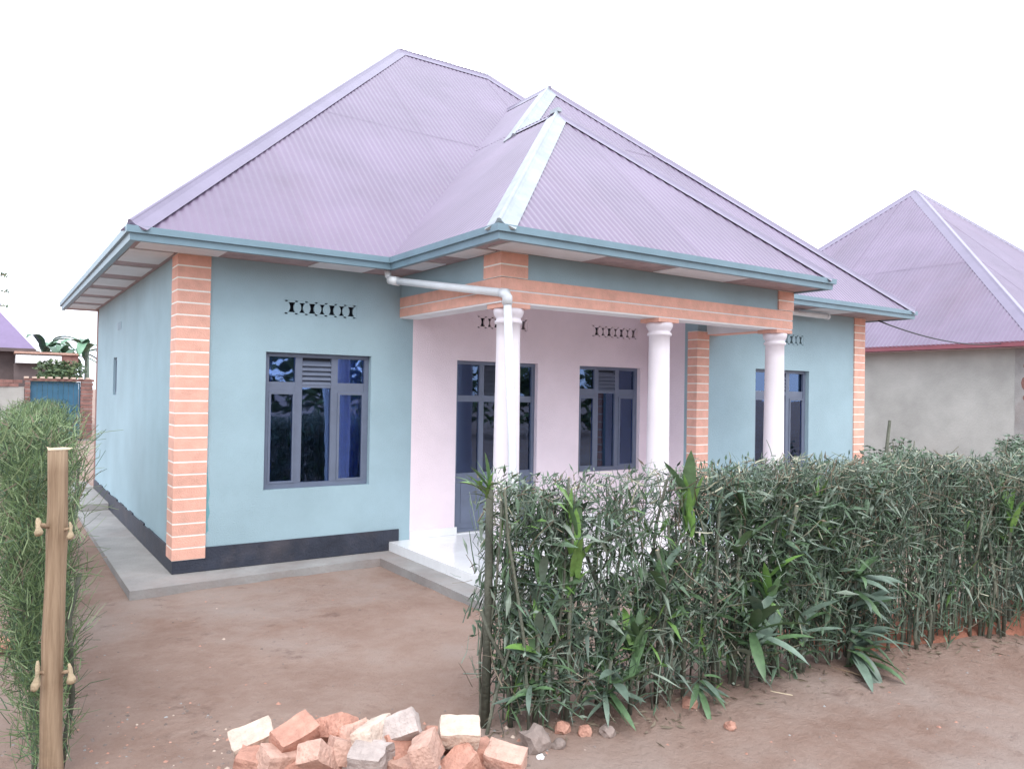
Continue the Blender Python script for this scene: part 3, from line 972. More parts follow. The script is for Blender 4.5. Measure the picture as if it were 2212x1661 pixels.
brick_pier('gate_pier', 'reddish brick pier between the blue gate and the house', 1.03, 1.36, gy_ - .1, gy_ + .2, 1.9)
brick_pier('gate_pier', 'narrow brick pier beside the grey boundary wall', -0.48, -0.34, gy_ - .1, gy_ + .2, 1.8)
lt = thing('gate_lintel', 'brick lintel with a row of pale brick ends above the blue gate', 'lintel', (.4, gy_, 1.81))
MB().box(-0.5, 1.40, gy_ - .1, gy_ + .2, 1.812, 1.89).build('beam', M['farbrick'], lt)
bm_ = MB().box(0, .12, gy_ - .13, gy_ + .2, 1.891, 1.945).mesh('brick', BR[2])
for k in range(9):
    inst('brick', bm_, lt, Matrix.Translation((-0.5 + k * .21, random.uniform(-.02, .02), 0)))
bw = thing('boundary_wall', 'grey and brown rendered boundary wall left of the blue gate', 'wall', (-2.5, gy_, GZ))
MB().box(-5.0, -0.49, gy_, gy_ + .2, -.1, 1.62).build('wall', M['ncon'], bw)
me = MB().box(0, .24, gy_ - .03, gy_ + .2, 0, .10).mesh('brick', M['farbrick'])
for k in range(18):
    for j in range(2):
        inst('brick', me, bw, Matrix.Translation((-4.98 + k * .247 + .1 * (j % 2) - .1, random.uniform(-.01, .01), 1.625 + j * .112)))

fh = thing('far_house', 'distant house with a purple roof at the far left', 'house', (-3, 31, GZ))
MB().box(-5.5, -0.45, 29.2, 33, -.1, 3.1).build('wall', M['brown'], fh)
fr_ = MB()
fr_.add([(-6.0, 28.7, 3.12), (0.12, 28.7, 3.12), (0.12, 33.5, 3.12), (-6.0, 33.5, 3.12), (-3.4, 31.1, 6.4), (-2.5, 31.1, 6.4)],
        [(0, 1, 5, 4), (1, 2, 5), (2, 3, 4, 5), (3, 0, 4), (3, 2, 1, 0)])
fro = fr_.build('roof', M['purple'], fh)
MB().box(-6.02, .14, 28.66, 28.69, 3.0, 3.14).build('fascia', M['brown'], fh)
ob = thing('outbuilding', 'low outbuilding with a white band and brick end, left of the banana plants', 'shed', (.5, 28.3, GZ))
MB().box(-0.6, 1.5, 28.2, 29.0, -.1, 2.52).build('wall', M['brown'], ob)
MB().box(-0.55, 0.98, 27.9, 29.1, 2.54, 2.86).build('white_band', M['white'], ob)
MB().box(0.985, 1.56, 27.95, 29.1, 2.44, 2.90).build('brick_end', M['farbrick'], ob)
MB().box(-0.6, 1.6, 27.85, 29.15, 2.905, 2.99).build('roof_edge', BR[1], ob)


def leaf_mass(mb, c, r, n, size, mi=(0, 1), squash=1.0, flat=0.5):
    for _ in range(n):
        while True:
            p = Vector((random.uniform(-1, 1), random.uniform(-1, 1), random.uniform(-1, 1)))
            if 0.25 < p.length < 1: break
        p = Vector(c) + Vector((p.x * r[0], p.y * r[1], p.z * r[2]))
        s_ = size * random.uniform(.6, 1.4)
        a = Vector((random.gauss(0, 1), random.gauss(0, 1), random.gauss(0, flat))).normalized()
        b = a.cross(Vector((random.gauss(0, 1), random.gauss(0, 1), random.gauss(0, 1)))).normalized()
        nrm_ = a.cross(b)
        mb.add([p - a * s_, p + b * s_ * .4 + nrm_ * s_ * .12, p + a * s_, p - b * s_ * .4 + nrm_ * s_ * .12], [(0, 1, 2, 3)], random.choice(mi))


def shrub(label, c, r, n, size, mats, stems=5, nm='shrub', cat='shrub'):
    t = thing(nm, label, cat, (c[0], c[1], GZ))
    mb = MB()
    for q in range(7):
        cc = (c[0] + random.uniform(-.6, .6) * r[0], c[1] + random.uniform(-.5, .5) * r[1], c[2] + random.uniform(-.5, .5) * r[2])
        leaf_mass(mb, cc, (r[0] * .55, r[1] * .55, r[2] * .55), n // 7, size)
    mb.build('foliage', mats, t)
    for q in range(stems):
        a = random.uniform(-.5, .5)
        MB().tube([(c[0] + a * r[0], c[1], GZ - .05), (c[0] + a * r[0] * 1.3, c[1], c[2] * .6), (c[0] + a * r[0] * 1.6 + random.uniform(-.1, .1), c[1], c[2] + r[2] * .6)], [.03, .02, .008], 6).build('stem', M['stem'], t, smooth=True)
    return t


shrub('pale green rounded bush above the blue gate', (0.45, 24.5, 1.95), (1.05, .7, .62), 2600, .085, [M['bush'], M['bush2']])
shrub('grey green shrub behind the hedge by the grey house', tuple(onY(1945, 985, -0.9).to_tuple()[:2]) + (0.72,), (.62, .4, .48), 1300, .045, [M['tw2'], M['tw1']])
shrub('small shrub above the hedge at the corner of the grey house', tuple(onY(2190, 985, -1.2).to_tuple()[:2]) + (0.62,), (.6, .4, .48), 900, .045, [M['tw2'], M['tw1']])
shrub('low shrub tuft growing against the right brick pilaster', tuple(onY(1885, 985, -1.5).to_tuple()[:2]) + (0.55,), (.28, .25, .5), 600, .04, [M['tw2'], M['tw1']])
k0 = onY(1912, 1000, -1.6); k1 = onY(1922, 908, -1.6)
tag(MB().tube([(k0.x - .06, k0.y, GZ - .1), tuple(k0), tuple(k1)], [.03, .027, .02], 7).build('stake', M['stem'], smooth=True), 'bare wooden stake standing up behind the hedge', 'stake')


def banana(label, x, y, ht, n, seed, group='banana plants behind the outbuilding'):
    rr = random.Random(seed)
    t = thing('banana_plant', label, 'banana plant', (x, y, GZ), group)
    MB().tube([(x, y, GZ), (x + .05, y, ht * .35), (x + .02, y, ht * .72)], [.14, .11, .07], 9).build('trunk', M['tw2'], t, smooth=True)
    for k in range(n):
        az = rr.uniform(0, 2 * math.pi); L = rr.uniform(.9, 1.4) * ht * .33; el = rr.uniform(.35, 1.25)
        mb = MB(); S = 8; W_ = .18
        d = Vector((math.cos(az), math.sin(az), 0)); sd_ = Vector((-math.sin(az), math.cos(az), 0))
        p = Vector((x, y, ht * .68)); e = el
        prev = None
        for i in range(S + 1):
            ww = W_ * math.sin(math.pi * min(1, (i + .25) / (S + .3))) ** .6
            for sg in (-1, 0, 1):
                mb.v.append(tuple(p + sd_ * ww * sg * (1 + .12 * rr.uniform(-1, 1)) + Vector((0, 0, -.05 if sg == 0 else 0))))
            p = p + (d * math.cos(e) + Vector((0, 0, math.sin(e)))) * L / S
            e -= .24
        for i in range(S):
            for q in (0, 1):
                mb.f.append((i * 3 + q, i * 3 + q + 1, i * 3 + q + 4, i * 3 + q + 3)); mb.m.append(0)
        mb.build('leaf', M['banana'], t)


banana('banana plant farthest from the house, over the outbuilding roof', 0.55, 31.0, 4.5, 11, 1)
banana('middle banana plant over the brick end of the outbuilding', 1.30, 30.4, 4.2, 11, 2)
banana('banana plant with drooping leaves close against the house edge', 1.95, 29.2, 4.6, 12, 3)
tr = thing('tree', 'thin branched tree at the far left edge of the picture', 'tree', (-1.75, 22, GZ))
MB().tube([(-1.9, 22, GZ), (-1.85, 22, 2.4), (-1.95, 22, 5.2), (-1.9, 22, 7.2)], [.12, .10, .07, .03], 8).build('trunk', M['bark'], tr, smooth=True)
mb = MB(); br_ = MB()
for z_, ex in ((4.2, -1.0), (4.65, -.97), (5.2, -1.0), (5.9, -1.2), (6.6, -1.4)):
    br_.tube([(-1.9, 22, z_ - .35), ((-1.9 + ex) / 2, 22, z_ - .1), (ex, 22, z_)], [.03, .02, .01], 5)
    leaf_mass(mb, (ex - .05, 22, z_), (.13, .2, .10), 40, .04)
    leaf_mass(mb, (-2.4, 22, z_ + .1), (.5, .5, .25), 120, .07)
br_.build('branches', M['bark'], tr)
mb.build('crown', [M['bush'], M['bush2']], tr)

# trees across the road, behind the camera: they show only as reflections in the window glass
tl = MB()
for k in range(26):
    x = -26 + k * 2.1 + random.uniform(-.6, .6); y = -19 + random.uniform(-2, 2); h = random.uniform(3.6, 6.4)
    for q in range(3):
        leaf_mass(tl, (x + random.uniform(-.6, .6), y, h * (.25 + .25 * q)), (1.5, 1.2, h * .24), 150, .26)
tag(tl.build('treeline', [M['bush'], M['bush2']]), 'dark green belt of trees across the road', 'trees', kind='stuff')

# ------------------------------------------------------------------ right hedge
HF = [(0.70, -4.14), (1.33, -4.35), (2.6, -4.47), (3.67, -4.56), (4.63, -4.82), (6.2, -5.25)]


def hyf(x):
    return float(np.interp(x, [p[0] for p in HF], [p[1] for p in HF]))


HR = thing('hedge', 'clipped grey green hedge of upright stems across the front of the porch', 'hedge', (2.6, -4.3, GZ))
HT = .40
rs = random.Random(11)
stem_me = []
for k in range(8):
    mb = MB(); pts_ = []; rr_ = []
    for i in range(6):
        t = i / 5
        pts_.append((0.05 * math.sin(k * 2.1 + t * 6) * t, 0.05 * math.cos(k * 1.7 + t * 5) * t, t)); rr_.append((1.0 - .35 * t) * .0155)
    mb.tube(pts_, rr_, 6, 0, True, 1)
    stem_me.append(mb.mesh('stem', [M['stem'], M['cutwood']], True))
x = 0.72
while x < 5.7:
    thick = 1.0 if x < 3.5 else 1.25
    for _ in range(2 if x < 3.5 else 3):
        y = hyf(x) + rs.uniform(0.02, HT - .05)
        h = rs.uniform(.85, 1.30) if rs.random() < .8 else rs.uniform(.4, .9)
        s_ = rs.uniform(.28, .8) * thick if rs.random() < .9 else rs.uniform(.8, 1.2)
        Mx = Matrix.Translation((x + rs.uniform(-.03, .03), y, gh(x, y) - .03)) @ Matrix.Rotation(rs.gauss(0, .11), 4, 'Y') @ Matrix.Rotation(rs.gauss(0, .07), 4, 'X') @ Matrix.Rotation(rs.uniform(0, 6.28), 4, 'Z') @ Matrix.Diagonal((s_, s_, h, 1))
        inst('stem', rs.choice(stem_me), HR, Mx)
    x += rs.uniform(.045, .085)
# corner stake of the hedge
MB().tube([(0.735, -4.02, -.1), (0.745, -4.02, .6), (0.735, -4.03, 1.20)], [.024, .022, .019], 8, 0, True, 1).build('corner_stake', [M['stem'], M['stub']], HR, smooth=True)


def twig(mb, p, d, L, r, mi, rs, bend=.5, segs=2, n=3):
    pts_ = [p]
    dd = d.copy()
    for i in range(segs):
        dd = (dd + Vector((rs.gauss(0, bend), rs.gauss(0, bend), rs.gauss(0, bend))) * .5).normalized()
        pts_.append(pts_[-1] + dd * L / segs)
    mb.tube(pts_, [r * (1 - .5 * i / segs) for i in range(segs + 1)], n, mi, False)
    return pts_


def leaflet(mb, p, d, L, wdt, mi, rs):
    a = d.normalized(); b = a.cross(Vector((rs.gauss(0, 1), rs.gauss(0, 1), rs.gauss(0, 1)))).normalized(); nn = a.cross(b)
    mb.add([p, p + a * L * .45 + b * wdt + nn * wdt * .3, p + a * L, p + a * L * .45 - b * wdt + nn * wdt * .3], [(0, 1, 2, 3)], mi)


def hedge_density(x, z):
    d = 1.0
    if 1.12 < x < 2.05 and z > .66: d = .46
    if 1.12 < x < 1.6 and .35 < z <= .66: d = .7
    if x > 3.5 and z < .62: d = .55
    if z < .25: d *= .7
    return d


TW = [M['tw1'], M['tw2'], M['tw3'], M['tw4'], M['tw5']]
tw = MB(); lf = MB()
cnt = 0
while cnt < 9500:
    x = rs.uniform(.74, 5.8); z = rs.uniform(0.02, 1.22) if rs.random() < .8 else rs.uniform(.9, 1.24)
    if rs.random() > hedge_density(x, z): continue
    y = hyf(x) + HT * (rs.random() ** 1.4) - .01
    cnt += 1
    p = Vector((x, y, z))
    if rs.random() < .5: d = Vector((rs.gauss(0, .35), rs.gauss(0, .35), 1))
    else: d = Vector((rs.gauss(0, 1), rs.gauss(-.3, .7), rs.gauss(.25, .6)))
    if x < .95: d.x = abs(d.x) * .6
    d.normalize()
    L = rs.uniform(.07, .26)
    top = 1.24 + .03 * math.sin(x * 5) - (.06 if x < 1.9 else 0)
    if p.z + d.z * L > top: L = max(.03, (top - p.z) / max(d.z, .2)); 
    r = rs.uniform(.0018, .0050)
    mi = rs.choices((0, 1, 2, 3, 4), (28, 40, 15, 13, 3))[0]
    pp_ = twig(tw, p, d, L, r, mi, rs)
    for q in range(rs.choice((0, 0, 1, 1, 2))):
        a = pp_[rs.randrange(1, 3)]
        leaflet(lf, a, d + Vector((rs.gauss(0, .8), rs.gauss(0, .8), rs.gauss(0, .6))), rs.uniform(.025, .075), rs.uniform(.003, .009), rs.choices((0, 1, 2, 3), (34, 40, 14, 8))[0], rs)
# strap-leaved clumps that fill the hedge
ncl = 0
while ncl < 1050:
    x = rs.uniform(.78, 5.75); z = rs.uniform(.08, 1.12)
    if rs.random() > hedge_density(x, z): continue
    ncl += 1
    right = x > 3.4
    c_ = Vector((x, hyf(x) + HT * rs.random() ** 1.5, z))
    fam = rs.choices(((0, 0, 2), (0, 1), (5, 5, 0), (6, 5), (7, 1)), (26, 22, 26, 10, 16) if not right else (30, 26, 12, 4, 28))[0]
    for q in range(rs.randint(7, 16)):
        az = rs.uniform(0, 6.283); el = rs.uniform(.1, 1.45) if rs.random() < .8 else rs.uniform(-.8, .2)
        L = rs.uniform(.07, .20) * (1 if not right else .8); wd_ = L * rs.uniform(.05, .105)
        d = Vector((math.cos(az) * math.cos(el), math.sin(az) * math.cos(el) - .15, math.sin(el))).normalized()
        if x < .98 and d.x < 0: d.x *= -.4
        p = c_ + Vector((rs.gauss(0, .03), rs.gauss(0, .03), rs.gauss(0, .06)))
        if p.z + d.z * L > 1.22: continue
        b = d.cross(Vector((0, 0, 1)))
        b = b.normalized() if b.length > .05 else Vector((1, 0, 0))
        b = (b + Vector((rs.gauss(0, .4), rs.gauss(0, .4), rs.gauss(0, .4)))).normalized()
        sag = Vector((0, 0, -L * rs.uniform(.05, .35)))
        mid = p + d * L * .5; end = p + d * L + sag
        k_ = rs.choice(fam)
        lf.add([p, mid + b * wd_, mid - d.cross(b) * wd_ * .4, mid - b * wd_, end], [(0, 2, 1), (0, 3, 2), (1, 2, 4), (2, 3, 4)], k_)
# tall thin green rods in the right half
for k in range(900):
    x = rs.uniform(2.9, 5.8); y = hyf(x) + HT * rs.random() ** 1.3; z = rs.uniform(0, .85)
    twig(tw, Vector((x, y, z)), Vector((rs.gauss(0, .12), rs.gauss(0, .1), 1)).normalized(), rs.uniform(.18, .36), rs.uniform(.003, .006), rs.choice((0, 0, 1, 2)), rs, .15)
# clipped pale ends and dry bits along the top
for k in range(900):
    x = rs.uniform(.75, 5.8)
    if x < 1.9 and rs.random() < .55: continue
    y = hyf(x) + rs.uniform(-.02, HT); z = 1.20 + .03 * math.sin(x * 5) + rs.uniform(-.09, .06) - (.06 if x < 1.9 else 0)
    twig(tw, Vector((x, y, z)), Vector((rs.gauss(0, 1), rs.gauss(0, 1), rs.gauss(.1, .5))).normalized(), rs.uniform(.03, .12), rs.uniform(.002, .006), rs.choice((4, 4, 1, 1, 3)), rs)
# sprays hanging out at the near end
for k in range(22):
    p = Vector((.74 + rs.uniform(-.02, .05), rs.uniform(-4.15, -3.75), rs.uniform(.0, .9)))
    twig(tw, p, Vector((-1 + rs.gauss(0, .4), rs.gauss(0, .5), rs.gauss(-.1, .6))).normalized(), rs.uniform(.04, .12), .0016, rs.choice((1, 3, 3, 1)), rs, .4)
tag(tw.build('twigs', TW, HR), kind='stuff')
tag(lf.build('leaves', TW + [M['lf1'], M['lf2'], M['lf3']], HR), kind='stuff')

# dracaena plants growing in the hedge, every strap leaf its own part
leaf_me = {}
for di, droop in enumerate((0.15, 0.75, 1.5)):
    for mi in range(4):
        mb = MB(); S = 6; p = Vector((0, 0, 0)); e = 0.0
        for i in range(S + 1):
            t = i / S
            wv = .08 * (math.sin(math.pi * min(1, .16 + .84 * t) ** 1.15) ** .8 if t < 1 else .01)
            mb.v += [tuple(p + Vector((0, -wv, wv * .35))), tuple(p), tuple(p + Vector((0, wv, wv * .35)))]
            p = p + Vector((math.cos(e), 0, math.sin(e))) / S; e -= droop / S * (0.6 + .8 * t)
        for i in range(S):
            for q in (0, 1):
                mb.f.append((i * 3 + q, i * 3 + q + 1, i * 3 + q + 4, i * 3 + q + 3)); mb.m.append(0)
        leaf_me[(di, mi)] = mb.mesh('leaf', M['lf%d' % (mi + 1)], True)


def dracaena(label, uv, n, L, el=(0.2, 1.3), az=(0, 6.28), mats=(0, 0, 2), wide=1.0, out_=-.03, stem=True, droop=(0, 1, 1)):
    # find where the picture position meets the hedge front
    p = None
    for i in range(400):
        t = 2.0 + i * .02
        q = CAM + ray(*uv) * t
        if q.x > .6 and q.y > hyf(q.x) + out_ * .6 + .015:
            p = q; break
    if p is None: p = CAM + ray(*uv) * 4
    t = thing('dracaena_plant', label, 'plant', (p.x, p.y, GZ), 'dracaena plants in the hedge')
    if stem:
        MB().tube([(p.x + .03, p.y + .06, GZ), (p.x + .02, p.y + .04, p.z * .5), tuple(p)], [.014, .012, .009], 6).build('stem', M['stem'], t, smooth=True)
    n = int(n * 1.5)
    for k in range(n):
        a = az[0] + (az[1] - az[0]) * (k + rs.uniform(.1, .9)) / n
        e = rs.uniform(*el) + .18
        l_ = L * rs.uniform(.65, 1.15)
        Mx = Matrix.Translation(p + Vector((rs.gauss(0, .015), rs.gauss(0, .015), rs.uniform(-.20, .03) if stem else rs.uniform(-.02, .06)))) @ Matrix.Rotation(a, 4, 'Z') @ Matrix.Rotation(-e, 4, 'Y') @ Matrix.Rotation(rs.uniform(-.5, .5), 4, 'X') @ Matrix.Diagonal((l_, l_ * wide * 1.25, l_, 1))
        inst('leaf', leaf_me[(rs.choice(droop), rs.choice(mats))], t, Mx)
    return t


PI = math.pi
dracaena('spiky plant sticking out at the cut end of the hedge by the door', (1052, 1075), 11, .20, (.2, 1.1), (PI * .6, PI * 1.5), (0, 1, 2), .5, -.04, False)
dracaena('bright green plant with two broad upright leaves below the pink window', (1238, 1125), 5, .22, (1.0, 1.45), (0, 6.28), (1, 0), 1.25, -.04, True, (0, 0))
dracaena('plant with broad leaves in the gap of the hedge, below the two upright leaves', (1235, 1220), 6, .25, (.6, 1.4), (0, 6.28), (0, 0, 1), 1.1, -.04)
dracaena('dark plant with upright leaves nearest the cut end, at mid height', (1165, 1255), 6, .24, (.7, 1.4), (0, 6.28), (0, 2), 1.1, -.04)
dracaena('plant with a folded V of leaves and one pale leaf pointing to the yard', (1165, 1355), 8, .22, (.1, 1.2), (0, 6.28), (0, 2, 1), 1.2, -.06)
dracaena('bright green upright plant low down in the front of the hedge', (1370, 1395), 8, .25, (.5, 1.4), (0, 6.28), (1, 0, 0), 1.1, -.06)
dracaena('plant with flat spreading leaves below the bright green one', (1320, 1425), 9, .25, (-.3, .6), (0, 6.28), (0, 2, 2), 1.0, -.06)
dracaena('low plant of drooping leaves at the foot of the cut end', (1150, 1500), 9, .25, (-.7, .5), (0, 6.28), (0, 2, 0, 2, 3), .75, -.06, False)
dracaena('low plant of hanging leaves beside the loose stones', (1310, 1505), 9, .26, (-.9, .3), (0, 6.28), (2, 0, 0), .72, -.06, False)
dracaena('tall bright plant rising above the hedge top before the brick pilaster', (1490, 1090), 9, .28, (.7, 1.45), (0, 6.28), (1, 0, 0), 1.15, -.02, True, (0, 1))
dracaena('dark broad plant near the hedge top below the far column', (1600, 1130), 9, .28, (.5, 1.4), (0, 6.28), (0, 0), 1.1, -.02)
dracaena('plant with one pale curled leaf near the hedge top', (1555, 1085), 5, .24, (.0, .8), (-1.2, .6), (2, 2), .9, -.05, True, (2,))
dracaena('star shaped plant with long straps in the middle of the hedge', (1625, 1345), 16, .34, (-.6, .7), (0, 6.28), (0, 2, 0), .95, -.10)
dracaena('plant of arching leaves above the star shaped one', (1655, 1280), 9, .30, (.2, 1.2), (0, 6.28), (0, 1, 0), .95, -.06)
dracaena('leafy plant with stacked sideways straps, upper of the pair where stems thin out', (1850, 1250), 15, .32, (-.5, .6), (-2.2, 1.0), (2, 2, 0), .85, -.10, True, (1, 1, 2))
dracaena('leafy plant with stacked sideways straps, lower of the pair where stems thin out', (1845, 1370), 16, .33, (-.7, .4), (-2.3, 1.0), (0, 2, 0, 2, 2), .85, -.12, True, (1, 1, 2))
dracaena('small plant hanging over the bare ground by the red stone', (1510, 1480), 8, .22, (-1.0, .2), (PI, 2 * PI), (0, 2), .75, -.06, False)
dracaena('dark plant among the stems right of the upright bright leaves', (1430, 1230), 7, .26, (.4, 1.3), (0, 6.28), (0, 2, 0), 1.0, -.03)
dracaena('plant half hidden in dense twigs under the far window', (1740, 1330), 9, .26, (-.2, 1.1), (0, 6.28), (0, 2), .95, -.05)
dracaena('lone bright plant in the tall stems at the right end', (2185, 1120), 8, .26, (.2, 1.3), (0, 6.28), (1, 0), .95, -.05)

# red earth bank behind the right end of the hedge
rb = MB()
NXb, NYb = 34, 14
for j in range(NYb + 1):
    for i in range(NXb + 1):
        u_, v_ = i / NXb, j / NYb
        xx = 3.3 + 3.4 * u_; yy = hyf(xx) + .06 + .9 * v_ + .06 * noise.noise((xx * 2.5, 0, 0))
        hh_ = math.sin(math.pi * min(1, v_ * .9 + .1)) ** .8 * math.sin(math.pi * u_) ** .5
        rb.v.append((xx, yy, GZ - .03 + hh_ * (.20 + .10 * noise.noise((xx * 3, yy * 3, 0))) * (0 if j in (0,) else 1)))
for j in range(NYb):
    for i in range(NXb):
        a = j * (NXb + 1) + i
        rb.f.append((a, a + 1, a + NXb + 2, a + NXb + 1)); rb.m.append(0)
tag(rb.build('red_earth_bank', M['redsoil'], smooth=True), kind='structure')

# ------------------------------------------------------------------ left hedge and gate post
HL = thing('hedge', 'feathery green hedge along the side path behind the wooden post', 'hedge', (-1.0, -1, GZ))
rs = random.Random(5)
lx = lambda y: float(np.interp(y, [-3.5, 2.2], [-1.13, -.80]))
y = -3.4
while y < 2.2:
    x = lx(y) + rs.uniform(-.1, .1)
    s_ = rs.uniform(.6, 1.1)
    inst('stem', rs.choice(stem_me), HL, Matrix.Translation((x, y, gh(x, y) - .03)) @ Matrix.Rotation(rs.uniform(-.12, .12), 4, 'Y') @ Matrix.Rotation(rs.uniform(-.1, .1), 4, 'X') @ Matrix.Diagonal((s_, s_, rs.uniform(.8, 1.3), 1)))
    y += rs.uniform(.07, .14)
M['fe1'] = mat('feather_green', (0.115, 0.175, 0.075), 0.6, 0.3, 4, spec=0.3, coord='World')
M['fe2'] = mat('feather_pale', (0.22, 0.285, 0.15), 0.6, 0.25, 4, spec=0.3, coord='World')
M['fe3'] = mat('feather_dark', (0.06, 0.10, 0.055), 0.6, 0.3, 4, spec=0.3, coord='World')
fe = MB(); cnt = 0
while cnt < 24000:
    y = -3.55 + 5.8 * (rs.random() ** 1.35)
    z = rs.uniform(0.0, 1.5)
    if z < .3 and rs.random() < .5: continue
    hw = np.interp(z, [0, .5, .9, 1.2, 1.5], [.09, .12, .15, .21, .20])
    x = lx(y) - .02 - .10 * min(1, z) + rs.gauss(0, .55) * hw
    if x - lx(y) > hw * (.62 if z > .95 else 1.0) or lx(y) - x > hw * 1.7: continue
    cnt += 1
    d = Vector((rs.gauss(-.05, .5), rs.gauss(0, .6), rs.gauss(.75, .5))).normalized()
    mi = rs.choices((0, 1, 2, 3), (46, 22 if z > .9 else 10, 28, 6))[0]
    L = rs.uniform(.05, .17)
    top = 1.50 + .05 * math.sin(y * 3)
    if z + d.z * L > top: L = .05
    twig(fe, Vector((x, y, z)), d, L, rs.uniform(.0014, .0032), mi, rs, .5)
for k in range(50):        # stray sprays at the near end and the sides
    y = rs.uniform(-3.6, -2.2); z = rs.uniform(.5, 1.48); sgn = rs.choice((-1, 1, 1))
    twig(fe, Vector((lx(y) + sgn * .12, y, z)), Vector((sgn, rs.gauss(0, .6), rs.gauss(.5, .5))).normalized(), rs.uniform(.05, .13), .0016, rs.choice((0, 1, 1)), rs, .35)
tag(fe.build('twigs', [M['fe1'], M['fe2'], M['fe3'], M['tw4']], HL), kind='stuff')

gp = thing('gate_post', 'sawn wooden post with four pale branch stubs, in front of the left hedge', 'post', (-1.19, -4.4, GZ))
PYp = -4.40
pt = onY(124, 972, PYp); pb = onY(111, 1661, PYp)
d_ = (pt - pb).normalized()
pbase = pt - d_ * ((pt.z - GZ + .15) / d_.z)
mb = MB(); pts_ = []; rr_ = []
for i in range(25):
    t = i / 24
    q = pbase.lerp(pt, t) + Vector((.004 * math.sin(t * 9), .004 * math.cos(t * 7), 0))
    pts_.append(q); rr_.append(.036 - .007 * t + .0006 * math.sin(t * 40) + (.0018 if i in (9, 15, 20) else 0))
mb.tube(pts_, rr_, 14, 0, True, 1)
gpo = mb.build('trunk', [M['postwood'], M['cutwood']], gp, smooth=True)
mb = MB()
mb.add([pt + Vector((-.027, -.013, .001)), pt + Vector((.032, -.012, .001)), pt + Vector((.046, .0, .006)), pt + Vector((.02, .022, .008)), pt + Vector((-.022, .022, .006)), pt + Vector((-.031, 0, .012)), pt + Vector((0, -.028, .002))],
       [(0, 6, 1, 2, 3, 4, 5)])
mb.build('cut_top', M['cutwood'], gpo)
for (u, v, u1, v1, r0, r1) in ((80, 1118, 84, 1155, .009, .015), (151, 1128, 153, 1162, .006, .012), (82, 1425, 76, 1488, .007, .014), (149, 1432, 155, 1474, .007, .016)):
    a = onY(u, v, PYp - .02); b = onY(u1, v1, PYp - .045)
    c_ = onY(118, (v + v1) / 2, PYp)
    mb = MB()
    prf = [a, a.lerp(b, .25) + Vector((.002, 0, 0)), a.lerp(b, .55), a.lerp(b, .85), b, b + (b - a) * .08]
    mb.tube(prf, [r0 * .5, r0 * .95, r0 * .9, r1 * .95, r1 * .8, r1 * .25], 7, 1)
    nv = len(mb.v)
    for q in range(nv):
        w_ = noise.noise_vector(Vector(mb.v[q]) * 60) * .0045
        mb.v[q] = tuple(Vector(mb.v[q]) + w_)
    mb.tube([a.lerp(b, .4), a.lerp(b, .45).lerp(c_, .5), c_], [r0 * .9, r0 * .9, r0], 7, 0)
    mb.build('branch_stub', [M['postwood'], M['stub']], gp, smooth=True)
lg = [onZ(-60, 1398, .0), onZ(52, 1390, .0)]
tag(MB().tube([lg[0] + Vector((0, 0, .0)), lg[0].lerp(lg[1], .5) + Vector((0, .01, .005)), lg[1]], [.05, .052, .045], 10, 0, True, 1).build('log', [BR[0], M['cutwood']], smooth=True), 'short reddish log lying on the ground behind the post', 'log')

# ------------------------------------------------------------------ pile of broken bricks
rs = random.Random(21)


def rough_brick(L, W, Hh, seed, chip=.012):
    bm = bmesh.new()
    bmesh.ops.create_cube(bm, size=1)
    bmesh.ops.subdivide_edges(bm, edges=bm.edges[:], cuts=6, use_grid_fill=True)
    for v in bm.verts:
        p = Vector((v.co.x * L, v.co.y * W, v.co.z * Hh))
        n_ = noise.noise_vector((p * 9) + Vector((seed * 3.7, seed * 1.3, seed)))
        e = sum(1 for a in v.co if abs(abs(a) - .5) < 1e-4)
        p += n_ * chip * (.35 if e == 1 else .8)
        if e >= 2: p *= 1 - .018 * e + .05 * noise.noise(p * 38 + Vector((seed, 0, 0)))
        p += noise.noise_vector(p * 45 + Vector((0, seed, 0))) * .0022
        v.co = p
    # break one end off at a slant
    if seed % 3 == 0:
        for v in bm.verts:
            k = L * (.28 + .12 * noise.noise(Vector((v.co.y * 20, v.co.z * 20, seed))))
            if v.co.x > k: v.co.x = k + (v.co.y * .4)
    me = bpy.data.meshes.new('brick')
    bm.to_mesh(me); bm.free()
    for p in me.polygons: p.use_smooth = True
    try:
        me.set_sharp_from_angle(angle=math.radians(32))
    except Exception:
        pass
    return me


